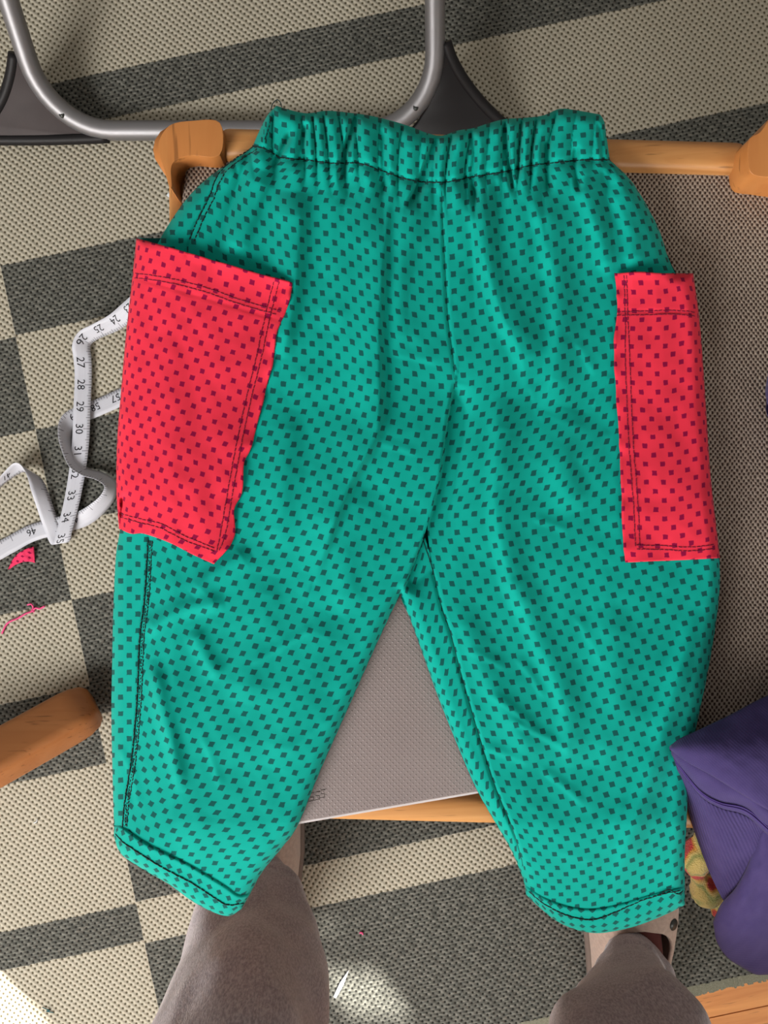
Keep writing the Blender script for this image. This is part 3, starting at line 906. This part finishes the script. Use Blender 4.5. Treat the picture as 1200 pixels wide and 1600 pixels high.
# loose thread ends
zt = float(body_z(np.array([430.]), np.array([172.]))[0])
tube('loose_thread', [P(x, y, zt + dz) for x, y, dz in catmull([(423, 172, .002), (426, 162, .004), (433, 156, .005), (438, 160, .004), (440, 167, .002)], 6)], 0.0003, M['thread'], wb, 6)

# ------------------------------------------------------------------ purple sweatshirt
sw = thing('sweatshirt', P(1280, 1250, 0.405), 'folded purple sweatshirt heaped at the right edge of the footstool', 'sweatshirt')
def patch3(name, T, B, L, R, nu, nv, mat, bulge=0.0, nz=0.0012, thick=0.003, seed=1, parent=None):
    g = coons(T, B, L, R, nu, nv)
    u = np.linspace(0, 1, nu)[None, :]; v = np.linspace(0, 1, nv)[:, None]
    Z = g[..., 2] + bulge * np.sin(math.pi * u) ** 0.6 * np.sin(math.pi * v) ** 0.7
    Z = Z + nz * (vnoise(g[..., 0] / 34, g[..., 1] / 34, seed) + 0.4 * vnoise(g[..., 0] / 12, g[..., 1] / 12, seed + 5))
    V = Pn(g[..., 0], g[..., 1], Z)
    o = mk(name, V.reshape(-1, 3), grid_faces(nv, nu), mat, parent or sw, True, grid_uv(V, 'L'))
    solidify(o, thick, -1)
    return o
# body fold on top
fT = [(1046, 1166, .437), (1062, 1154, .443), (1090, 1141, .447), (1140, 1117, .447), (1200, 1086, .446), (1300, 1045, .442), (1430, 1010, .432)]
fB = [(1050, 1174, .441), (1075, 1192, .452), (1110, 1211, .460), (1150, 1236, .466), (1200, 1266, .468), (1300, 1322, .462), (1430, 1380, .440)]
patch3('folded_body', fT, fB, [fT[0], (1046, 1170, .440), fB[0]], [fT[-1], (1450, 1200, .45), fB[-1]], 70, 40, M['knit'], 0.008, 0.0009, 0.004, 2)
# rolled under-edge of the fold, then the second layer with the seam
gT = [(1049, 1172, .436), (1075, 1190, .444), (1110, 1208, .449), (1150, 1230, .451), (1200, 1258, .452), (1300, 1312, .446), (1430, 1365, .432)]
gB = [(1052, 1184, .431), (1072, 1210, .433), (1095, 1236, .434), (1125, 1252, .435), (1165, 1262, .438), (1205, 1296, .440), (1300, 1350, .434), (1430, 1400, .42)]
patch3('under_layer', gT, gB, [gT[0], (1049, 1178, .434), gB[0]], [gT[-1], gB[-1]], 70, 24, M['knit'], 0.006, 0.0006, 0.003, 7)
sT = gB
sB = [(1056, 1196, .426), (1076, 1222, .427), (1098, 1247, .428), (1127, 1263, .429), (1166, 1275, .431), (1206, 1309, .433), (1300, 1364, .427), (1430, 1412, .412)]
sb = patch3('seam_band', sT, sB, [sT[0], sB[0]], [sT[-1], sB[-1]], 70, 8, M['knit'], 0.003, 0.0002, 0.002, 9)
rT = sB[:6]
rL = [(1056, 1196, .426), (1068, 1240, .412), (1082, 1290, .398), (1100, 1342, .384), (1116, 1380, .374), (1131, 1409, .366)]
rR = [(1206, 1309, .433), (1212, 1340, .424), (1205, 1375, .408), (1190, 1405, .388), (1172, 1425, .372)]
rB = [(1131, 1409, .366), (1150, 1420, .366), (1172, 1425, .372)]
patch3('rib_panel', rT, rB, rL, rR, 60, 60, M['rib'], 0.006, 0.0012, 0.003, 12)
# lower lobe: the folded-back end hanging over the front of the stool
lT = [(1117, 1432, .362), (1128, 1410, .376), (1148, 1388, .392), (1166, 1356, .408), (1180, 1322, .420), (1204, 1285, .432), (1300, 1250, .43), (1430, 1240, .41)]
lB = [(1115, 1446, .356), (1120, 1472, .348), (1136, 1496, .344), (1160, 1512, .342), (1182, 1523, .342), (1215, 1524, .345), (1300, 1540, .35), (1430, 1540, .35)]
patch3('hanging_end', lT, lB, [lT[0], (1114, 1440, .359), lB[0]], [lT[-1], lB[-1]], 70, 50, M['knit'], 0.020, 0.0018, 0.004, 15)
# back of the hanging end
bT = [(x + 6, y - 4, z - 0.012) for x, y, z in lT]; bB = [(x + 5, y - 6, z - 0.008) for x, y, z in lB]
patch3('hanging_end_back', bT, bB, [bT[0], bB[0]], [bT[-1], bB[-1]], 40, 30, M['knit'], 0.0, 0.001, 0.003, 16)
def seam3(pts, parent, r=0.0005):
    c = catmull(pts, 10); tube('seam_stitch', [P(*q) for q in c], r, M['purple_thread'], parent, 6)
seam3([(1056, 1192, .4305), (1075, 1217, .4340), (1097, 1241, .4355), (1126, 1257, .4365), (1166, 1268, .4395), (1206, 1302, .441)], sb)
seam3([(1055, 1188, .4320), (1074, 1213, .4350), (1096, 1238, .4365), (1125, 1254, .4375), (1166, 1264, .4405), (1206, 1298, .442)], sb)
# bulk of the heap out of frame to the right, and a sleeve running up along the edge of the seat
def blob(name, c, r, mat, parent, seed):
    bm = bmesh.new(); bmesh.ops.create_icosphere(bm, subdivisions=4, radius=1.0)
    for v in bm.verts:
        k = 1 + 0.10 * mnoise.noise(v.co * 2.1 + Vector((seed, 0, 0)))
        v.co = Vector((c[0] + v.co.x * r[0] * k, c[1] + v.co.y * r[1] * k, c[2] + v.co.z * r[2] * k))
    return from_bm(name, bm, mat, parent, True)
cB = P(1400, 1200, 0.42)
blob('bunched_body', (cB.x, cB.y, 0.405), (0.05, 0.075, 0.032), M['knit'], sw, 3)
slv = catmull([P(1200, 603, .418), P(1226, 606, .42), P(1290, 640, .42), P(1340, 760, .42), P(1380, 950, .425), P(1400, 1130, .425)], 8)
tube('sleeve', slv, 0.02, M['knit'], sw, 20, True, [0.0065] + [0.0115] * 1 + [0.0150 + 0.014 * min(1, i / 14) + 0.0015 * math.sin(i * 0.9) for i in range(len(slv) - 2)])

# multicoloured terry cloth hanging beside it
pts = catmull([(1118, 1262, .345), (1100, 1300, .335), (1090, 1335, .325), (1089, 1366, .315), (1104, 1392, .305), (1122, 1402, .298), (1140, 1420, .288), (1165, 1440, .282)], 8)
n = len(pts)
tw = tube('terry_cloth', [P(*q) for q in pts], 0.01, M['terry'], None, 24, True, [0.0085 + 0.0035 * math.sin(i * 0.42 + 0.6) for i in range(n)])
for v in tw.data.vertices:
    v.co += Vector(mnoise.noise_vector(v.co * 130)) * 0.0022 + Vector(mnoise.noise_vector(v.co * 500)) * 0.0008
tag(tw, 'yellow, green and red terry cloth hanging under the purple sweatshirt', 'cloth')

# ------------------------------------------------------------------ metal stand with black feet (behind the footstool)
zb = 0.0175
yb = P(0, 204, zb).y
xl, xr = P(79, 204, zb).x, P(680, 204, zb).x
dv = Vector((-0.07, 1.056, 1.0)).normalized()
stand = thing('metal_stand', (0.5 * (xl + xr), yb, 0.006), 'silver tubular metal leg frame with black plastic feet behind the footstool', 'stand')
def up_(x, s): return Vector((x, yb, zb)) + dv * s
r_f = 0.075
def fillet(corner, d1, d2, r, n=10):
    # arc between direction d1 (incoming point side) and d2
    ang_ = math.acos(max(-1, min(1, d1.dot(d2)))); tl = r / math.tan(ang_ / 2)
    a = corner + d1 * tl; b = corner + d2 * tl
    cdir = (d1 + d2).normalized(); cc = corner + cdir * (r / math.sin(ang_ / 2))
    va = a - cc; vb = b - cc
    th = math.acos(max(-1, min(1, va.normalized().dot(vb.normalized()))))
    return [cc + (va * math.sin((1 - k / n) * th) + vb * math.sin(k / n * th)) / math.sin(th) for k in range(n + 1)]
cl, cr = Vector((xl, yb, zb)), Vector((xr, yb, zb))
path = [cl + dv * 0.52, cl + dv * 0.3]
path += fillet(cl, dv, Vector((1, 0, 0)), r_f)
path += [Vector((0.5 * (xl + xr), yb, zb))]
path += fillet(cr, Vector((-1, 0, 0)), dv, r_f)
path += [cr + dv * 0.3, cr + dv * 0.52]
tube('tube_frame', path, 0.0105, M['metal'], stand, 20)
tube('cross_tube', [cl + dv * 0.51, cr + dv * 0.51], 0.009, M['metal'], stand, 16)
nrm = Vector((1, 0, 0)).cross(dv).normalized()
if nrm.z < 0: nrm = -nrm
def on_plane(px, py):
    o_ = Vector((0, 0, CAMZ)); d_ = Vector(((px - 600) / F, (800 - py) / F, -1))
    k = (cl - o_).dot(nrm) / d_.dot(nrm)
    return o_ + d_ * k
def fin(outline, rim, mat):
    pts_ = [on_plane(x, y) for x, y in outline]
    pts_ = [Vector((q.x, q.y, max(q.z, 0.0125))) for q in pts_]
    bm = bmesh.new()
    a = [bm.verts.new(q + nrm * 0.0035) for q in pts_]; b = [bm.verts.new(q - nrm * 0.0045) for q in pts_]
    bm.faces.new(a); bm.faces.new(b[::-1]); k = len(a)
    for i in range(k): bm.faces.new((a[i], b[i], b[(i + 1) % k], a[(i + 1) % k]))
    o = from_bm('foot', bm, mat, stand); bevel(o, 0.0018, 2)
    rr = [on_plane(x, y) for x, y in catmull(rim, 5)]
    rr = [Vector((q.x, q.y, max(q.z, 0.0135))) for q in rr]
    tube('foot_rim', rr, 0.0062, M['black'], o, 12)
rimL = [(22, 84), (17, 118), (4, 156), (-20, 190), (-60, 216), (-66, 220), (-20, 221), (60, 221), (120, 219), (170, 216)]
outL = [(24, 80), (38, 80), (58, 120), (74, 156), (97, 184), (122, 202), (145, 210), (172, 216), (172, 221)] + [(x, y) for x, y in [(120, 222), (60, 224), (-20, 224), (-60, 220), (-20, 190), (4, 156), (17, 118)]]
fin(outL, rimL, M['black_brown'])
rimR = [(697, 66), (706, 92), (724, 124), (750, 158), (782, 190), (815, 214), (790, 221), (720, 222), (650, 220)]
outR = [(684, 66), (697, 64), (706, 92), (724, 124), (750, 158), (782, 190), (815, 216), (790, 223), (720, 224), (640, 222), (640, 204), (652, 190), (668, 165), (677, 140)]
fin(outR, rimR, M['black'])
for (x, y) in ((103, 183), (649, 172)):
    q = on_plane(x, y) + nrm * 0.004
    tube('rivet', [q, q + Vector((0, 0, 0.009))], 0.003, M['rivet'], stand, 12)

# ------------------------------------------------------------------ wooden chair leg at the left
a = P(108, 1122, 0.039); b = P(-210, 1300, 0.11)
d = (b - a).normalized(); sd = d.cross(Vector((0, 0, 1))).normalized(); up = sd.cross(d)
roll = math.radians(-33)
s1 = sd * math.cos(roll) + up * math.sin(roll); s2 = up * math.cos(roll) - sd * math.sin(roll)
bm = bmesh.new()
rows = []
L_ = (b - a).length
for (tpos, sc_) in ((-0.030, 0.62), (-0.024, 0.84), (-0.012, 0.97), (0.0, 1.0), (0.1, 1.0), (L_, 1.03)):
    c_ = a + d * tpos
    prof_ = rounded(-0.026, -0.021, 0.026, 0.021, 0.009, 4)
    rows.append([bm.verts.new(c_ + s1 * x * sc_ + s2 * y * sc_) for x, y in prof_])
for r0, r1 in zip(rows[:-1], rows[1:]):
    k = len(r0)
    for i in range(k): bm.faces.new((r0[i], r0[(i + 1) % k], r1[(i + 1) % k], r1[i]))
bm.faces.new(rows[0][::-1]); bm.faces.new(rows[-1])
cl_o = from_bm('chair_leg', bm, M['wood_leg'], None, True)
tag(cl_o, 'orange-brown wooden chair leg reaching in over the rug at the left', 'chair leg')

# ------------------------------------------------------------------ tape measure
tape = thing('tape_measure', P(120, 700, 0.006), 'white tape measure looping over the rug beside the red pocket', 'tape measure')
TW = 0.0195
z0 = 0.0085
# px, py, z, and direction across the tape (image x, image y up, z)
ctl = [
    (262, 440, .085, (0.55, -0.80, -0.1)), (232, 458, .070, (0.55, -0.80, -0.15)), (205, 482, .050, (0.60, -0.70, -0.25)), (180, 503, .034, (0.50, -0.62, -0.55)), (152, 517, .024, (0.25, -0.55, -0.75)), (134, 527, .018, (0.5, -0.50, -0.70)),
    (127, 541, .016, (0.85, -0.05, -0.50)), (129, 562, .013, (1.0, 0.0, -0.15)), (130, 592, z0 + .003, (1, -0.02, 0)), (128, 640, z0 + .005, (1, 0.0, 0)), (126, 690, z0 + .005, (1, 0.03, 0)),
    (121, 735, z0 + .005, (0.98, 0.14, 0)), (112, 785, z0 + .006, (0.97, 0.22, 0)), (101, 828, z0 + .006, (0.97, 0.24, 0)), (96.5, 846, z0 + .0045, (0.97, 0.2, 0)), (92, 848, z0 + .002, (0.97, 0.1, 0)), (84, 832, z0 + .001, (0.95, -0.1, -0.1)),
    (74, 803, .013, (0.85, -0.2, -0.40)), (63, 770, .018, (0.72, -0.15, -0.65)), (54, 746, .020, (0.52, -0.22, -0.82)), (42, 733, .021, (0.25, -0.38, -0.88)), (28, 731, .021, (0.02, -0.50, -0.86)), (10, 744, .019, (-0.25, -0.58, -0.78)), (-12, 766, .016, (-0.5, -0.6, -0.6)),
    (-42, 800, .011, (-0.95, -0.2, 0.1)), (-44, 842, .010, (-0.9, 0.45, 0.0)), (-18, 866, .009, (-0.4, 0.9, 0)), (14, 852, z0, (-0.45, 0.88, 0)), (50, 833, z0, (-0.35, 0.93, 0)), (92, 821, z0, (-0.3, 0.93, 0.1)), (130, 810, z0 + .001, (-0.42, 0.82, 0.35)),
    (155, 792, .014, (-0.50, 0.50, 0.70)), (170, 774, .017, (-0.50, 0.20, 0.84)), (172, 756, .018, (-0.38, -0.25, 0.88)), (156, 744, .017, (-0.15, -0.42, 0.88)), (136, 738, .016, (-0.15, -0.42, 0.88)), (118, 726, .015, (-0.35, -0.3, 0.88)),
    (107, 702, .0155, (-0.45, -0.1, 0.88)), (102, 680, .015, (-0.5, 0.15, 0.85)), (106, 661, .012, (-0.55, 0.65, 0.5)), (122, 649, .0095, (-0.45, 0.85, 0.2)), (150, 638, z0, (-0.40, 0.91, 0)), (186, 622, z0, (-0.38, 0.92, 0)), (240, 596, z0, (-0.38, 0.92, 0)),
]
C = np.array([list(P(c_[0], c_[1], c_[2])) for c_ in ctl]); Wv = np.array([c_[3] for c_ in ctl], float)
NT_ = 14
Cp = catmull(C, NT_); Wp = catmull(Wv, NT_)
Wp /= np.linalg.norm(Wp, axis=1)[:, None]
sl = np.concatenate([[0], np.cumsum(np.linalg.norm(np.diff(Cp, axis=0), axis=1))])
tt = np.array([-0.5, -0.25, 0, 0.25, 0.5])
V = Cp[:, None, :] + Wp[:, None, :] * tt[None, :, None] * TW
V[..., 2] = np.maximum(V[..., 2], 0.0068)
s_of = lambda px, py: sl[np.argmin(((Cp[:, :2] - np.array(P(px, py, z0 + .004))[:2]) ** 2).sum(1)[:13 * NT_])]
s28 = s_of(128.5, 600)
uv = np.stack(np.broadcast_arrays((sl - s28)[:, None], (tt + 0.5)[None]), -1)
strip = mk('strip', V.reshape(-1, 3), grid_faces(len(Cp), 5), M['tape'], tape, True, uv.reshape(-1, 2))
solidify(strip, 0.0004, 0)
def tape_text(txt, s, flip=False, t0=-0.13, size=0.0125):
    cu = bpy.data.curves.new('num', 'FONT'); cu.body = txt; cu.size = size; cu.align_x = 'CENTER'; cu.align_y = 'CENTER'; cu.resolution_u = 2
    ob = bpy.data.objects.new('num', cu); col.objects.link(ob)
    bpy.context.view_layer.update()
    me = bpy.data.meshes.new_from_object(ob.evaluated_get(bpy.context.evaluated_depsgraph_get()))
    col.objects.unlink(ob); bpy.data.objects.remove(ob); 
    bm = bmesh.new(); bm.from_mesh(me); bmesh.ops.subdivide_edges(bm, edges=bm.edges, cuts=1); bm.to_mesh(me); bm.free()
    sgn = -1 if flip else 1
    for v in me.vertices:
        x, y = v.co.x, v.co.y
        ss_ = s + sgn * x; t_ = (t0 * TW + sgn * y)          # glyph tops towards the ticks
        c_ = np.array([np.interp(ss_, sl, Cp[:, k]) for k in range(3)]); w_ = np.array([np.interp(ss_, sl, Wp[:, k]) for k in range(3)])
        i = min(max(np.searchsorted(sl, ss_), 1), len(sl) - 1)
        tg = Cp[i] - Cp[i - 1]; nn = np.cross(w_, tg); nn /= np.linalg.norm(nn) + 1e-12
        if nn[2] < 0: nn = -nn
        v.co = Vector(c_ + w_ * t_ + nn * 0.0004)
        v.co.z = max(v.co.z, 0.0071)
    me.materials.clear(); me.materials.append(M['ink'])
    o = bpy.data.objects.new('number', me)
    return link(o, tape)
for num in range(23, 36):
    tape_text(str(num), s28 + (num - 28) * 0.0254)
tail = sl[-1]
s58 = sl[41 * NT_]
for k, num in enumerate(('57', '58', '59')):
    tape_text(num, s58 + (1 - k) * 0.0254, True, 0.1, 0.0115)
for k, num in enumerate(('46', '47', '48')):
    tape_text(num, sl[28 * NT_] + k * 0.0254, True, 0.1, 0.0115)
tape_text('41', sl[22 * NT_], False, 0.0, 0.0115)

# ------------------------------------------------------------------ scraps on the rug
zr = 0.0063
sp = [(12, 886, zr + .002), (20, 876, zr + .004), (27, 866, zr + .006), (44, 857, zr + .007), (53, 854, zr + .006), (54, 868, zr + .003), (55, 878, zr + .001), (42, 878, zr + .001), (30, 878, zr + .001), (22, 884, zr)]
T_ = [(12, 890, zr + .001), (24, 869, zr + .005), (40, 858, zr + .007), (53, 854, zr + .004)]; B_ = [(16, 888, zr), (27, 881, zr + .001), (42, 877, zr + .002), (55, 879, zr)]
g = coons(T_, B_, [T_[0], B_[0]], [T_[-1], B_[-1]], 26, 16)
Vv = Pn(g[..., 0], g[..., 1], g[..., 2] + 0.0015 * np.abs(vnoise(g[..., 0] / 7, g[..., 1] / 9, 2)))
o = mk('fabric_scrap', Vv.reshape(-1, 3), grid_faces(16, 26), M['pinkscrap'], None, True, grid_uv(Vv, 'L')); solidify(o, 0.0006, 1)
tag(o, 'small pink dotted fabric scrap on the rug under the tape measure', 'fabric scrap')
def thread(name, pts_, mat, label, r=0.0006, cat='thread'):
    o = tube(name, [P(x, y, zr + r + z) for x, y, z in catmull([(q[0], q[1], (q[2] if len(q) > 2 else 0.0005)) for q in pts_], 6)], r, mat, None, 6)
    return tag(o, label, cat)
thread('pink_thread', [(3, 990), (10, 976), (18, 970, .002), (28, 966), (40, 959, .002), (50, 955), (56, 950, .001), (62, 951), (70, 947)], M['pinkthread'], 'long frayed bright pink thread lying on the rug above the chair leg', 0.0011)
thread('pink_thread', [(43, 945), (49, 944, .002), (52, 949), (50, 954, .001), (54, 956)], M['pinkthread'], 'short curled pink thread at the end of the longer pink thread', 0.0010)
# white paper sliver
a_, b_ = P(523, 1558, zr), P(545, 1515, zr)
dd = (b_ - a_); nn = Vector((-dd.y, dd.x, 0)).normalized() * 0.0022
prw = [a_ + nn * 0.8, a_ - nn * 0.8, a_ + dd * 0.5 - nn * 1.1, b_ - nn * 0.1, b_ + nn * 0.1, a_ + dd * 0.5 + nn * 1.1]
o = prism('paper_sliver', [(q.x, q.y) for q in prw], zr, zr + 0.0012, M['paper'], None, 0.0002, 2)
tag(o, 'thin white paper sliver on the rug between the two legs', 'paper')
thread('lint', [(53, 1286), (57, 1284, .001), (58, 1280)], M['bluelint'], 'tiny curled white lint on the pale rug left of the trouser hem', 0.0006, 'lint')
thread('teal_thread', [(66, 1574), (73, 1577, .001), (78, 1579), (72, 1580), (84, 1582)], M['teal'], 'short teal thread on the rug in the sunlit bottom left corner', 0.0005)
thread('red_lint', [(562, 1458), (565, 1457, .001), (567, 1460)], M['pinkthread'], 'tiny red lint on the charcoal rug right of the left leg', 0.0009, 'lint')
thread('lint', [(262, 307), (265, 303, .001), (267, 309)], M['bluelint'], 'tiny pale lint on the rug below the rounded footstool corner', 0.0018, 'lint')

# ------------------------------------------------------------------ the person's legs
person = thing('person', (0.06, -0.45, 0.006), 'seated person seen from above, in grey sweatpants and beige felt slippers', 'person')
def leg_rings(side):
    if side < 0:
        k = [(-.139, -.375, .075, .030, .030), (-.134, -.392, .10, .043, .044), (-.127, -.397, .15, .056, .056), (-.121, -.400, .20, .063, .060), (-.116, -.400, .25, .065, .062), (-.112, -.400, .30, .066, .064), (-.106, -.405, .38, .064, .065), (-.100, -.425, .455, .065, .066)]
        th = [(-.096, -.50, .495, .070, .068), (-.09, -.65, .515, .078, .075), (-.075, -.82, .52, .088, .085)]
    else:
        k = [(.266, -.476, .060, .030, .028), (.264, -.478, .080, .037, .028), (.250, -.474, .12, .044, .036), (.239, -.472, .15, .052, .043), (.224, -.466, .20, .064, .054), (.208, -.452, .25, .068, .060), (.192, -.452, .31, .068, .064), (.172, -.453, .39, .064, .065), (.155, -.46, .46, .065, .066)]
        th = [(.146, -.52, .495, .070, .068), (.135, -.66, .515, .078, .075), (.12, -.82, .52, .088, .085)]
    return k, th
def leg_mesh(bm, side):
    k, th = leg_rings(side)
    c = catmull(k + th, 7)
    seg = 40; prev = None; n_ = len(c)
    for i in range(n_):
        p = Vector(c[i, :3]); t_ = (Vector(c[min(i + 1, n_ - 1), :3]) - Vector(c[max(i - 1, 0), :3])).normalized()
        ux = Vector((1, 0, 0)); ux = (ux - t_ * ux.dot(t_)).normalized(); uy = t_.cross(ux)
        ring_ = []
        for q in range(seg):
            a_ = 2 * math.pi * q / seg
            rx = c[i, 3]; ry = c[i, 4]
            v = p + ux * math.cos(a_) * rx + uy * math.sin(a_) * ry
            # soft cloth folds running down the shin and a few cross folds near the ankle
            zz_ = p.z
            f_ = 0.0055 * math.sin(a_ * 3 + zz_ * 16 + side * 1.3) + 0.010 * (0.5 - abs(mnoise.noise(Vector((v.x * 11, v.y * 11 + v.z * 8, v.z * 5 + side * 3))))) - 0.004 + 0.004 * mnoise.noise(Vector((v.x * 14, v.y * 14, v.z * 9 + side * 5)))
            f_ += 0.0035 * mnoise.noise(Vector((v.x * 34, v.y * 34, v.z * 30)))
            f_ += 0.0030 * math.exp(-((zz_ - 0.11) / 0.03) ** 2) * math.sin(zz_ * 330 + a_ * 1.5)
            v += (v - p).normalized() * f_ * min(1.0, i / 6.0)
            ring_.append(bm.verts.new(v))
        if prev:
            for q in range(seg): bm.faces.new((prev[q], prev[(q + 1) % seg], ring_[(q + 1) % seg], ring_[q]))
        else:
            bm.faces.new(ring_[::-1])
        prev = ring_
    bm.faces.new(prev)
bm = bmesh.new()
leg_mesh(bm, -1); leg_mesh(bm, 1)
q = bmesh.ops.create_uvsphere(bm, u_segments=36, v_segments=24, radius=1.0)
for v in q['verts']: v.co = Vector((0.025 + v.co.x * 0.18, -0.88 + v.co.y * 0.13, 0.53 + v.co.z * 0.115))
pants = from_bm('sweatpants', bm, M['fleece'], person, True)
rm = pants.modifiers.new('remesh', 'REMESH'); rm.mode = 'VOXEL'; rm.voxel_size = 0.0045; rm.use_smooth_shade = True
sm = pants.modifiers.new('smooth', 'SMOOTH'); sm.iterations = 4; sm.factor = 0.5

def slipper(cx, open_y, ang):
    S = 0.275
    ns, na = 110, 80
    rot_ = Matrix.Rotation(ang, 3, 'Z')
    org = Vector((cx, open_y, 0.0065))
    def W_(s): return float(np.interp(s, [0, .03, .1, .2, .35, .5, .7, .85, .95, 1], [.004, .018, .034, .044, .050, .0485, .041, .037, .028, .004]))
    def H_(s): return float(np.interp(s, [0, .05, .15, .3, .45, .6, .8, .95, 1], [.026, .036, .045, .056, .068, .070, .062, .056, .05]))
    def wp(x, y, z): return org + rot_ @ Vector((x, y, z))
    def lim_(s):
        o_ = (s - 0.50) / 0.42
        return 0.0 if o_ <= 0 else 0.33 * math.sqrt(min(1.0, o_ * 3.0)) if o_ < 1 else 0.33 * max(0.0, 1 - (o_ - 1) * 4)
    hn = na // 2
    bm_ = bmesh.new()
    for half in (0, 1):
        prev = None
        for i in range(ns + 1):
            s = i / ns; row = []
            for j in range(hn + 1):
                q = j / hn * (0.5 - lim_(s))
                th_ = math.pi * (q if half == 0 else 1 - q)
                cth = math.cos(th_)
                x = W_(s) * math.copysign(abs(cth) ** 0.7, cth); z = 0.012 + (H_(s) - 0.012) * max(0.0, math.sin(th_)) ** 0.75
                row.append(bm_.verts.new(wp(x, (0.52 - s) * S, z)))
            if prev:
                for j in range(hn):
                    f4 = (prev[j], prev[j + 1], row[j + 1], row[j])
                    bm_.faces.new(f4 if half == 0 else f4[::-1])
            prev = row
    bmesh.ops.remove_doubles(bm_, verts=bm_.verts, dist=0.00005)
    V = [v.co.copy() for v in bm_.verts]; bm_.verts.index_update()
    Fc = [[v.index for v in f.verts] for f in bm_.faces]; bm_.free()
    up_o = mk('slipper', V, Fc, M['felt'], person, True)
    solidify(up_o, 0.0045, -1)
    pl = []
    for i in range(41):
        s = i / 40; pl.append((W_(s) + 0.004, (0.52 - s) * S))
    for i in range(40, -1, -1):
        s = i / 40; pl.append((-W_(s) - 0.004, (0.52 - s) * S))
    prism('sole', [(wp(x, y, 0).x, wp(x, y, 0).y) for x, y in pl], 0.0065, 0.020, M['sole'], up_o, 0.003, 2)
    # rivet on the outer side of the mouth
    if cx > 0:
        q0 = wp(0.0325, 0.010, 0.0600); nv_ = rot_ @ Vector((0.5, 0.0, 0.86))
        tube('rivet', [q0 - nv_ * 0.003, q0 + nv_ * 0.0012], 0.0062, M['rivet'], up_o, 20)
    # foot inside
    ft = catmull([list(wp(0, 0.055, 0.034)) + [.012], list(wp(0, 0.02, 0.036)) + [.023], list(wp(0, -0.04, 0.045)) + [.029], list(wp(0.0, -0.075, 0.07)) + [.029], list(wp(0, -0.07, 0.12)) + [.027]], 5)
    tube('foot', ft[:, :3], 0.03, M['sock'], person, 18, True, ft[:, 3].tolist())
    return up_o
slipper(0.277, -0.451, math.radians(-2))
slipper(-0.143, -0.395, math.radians(2))
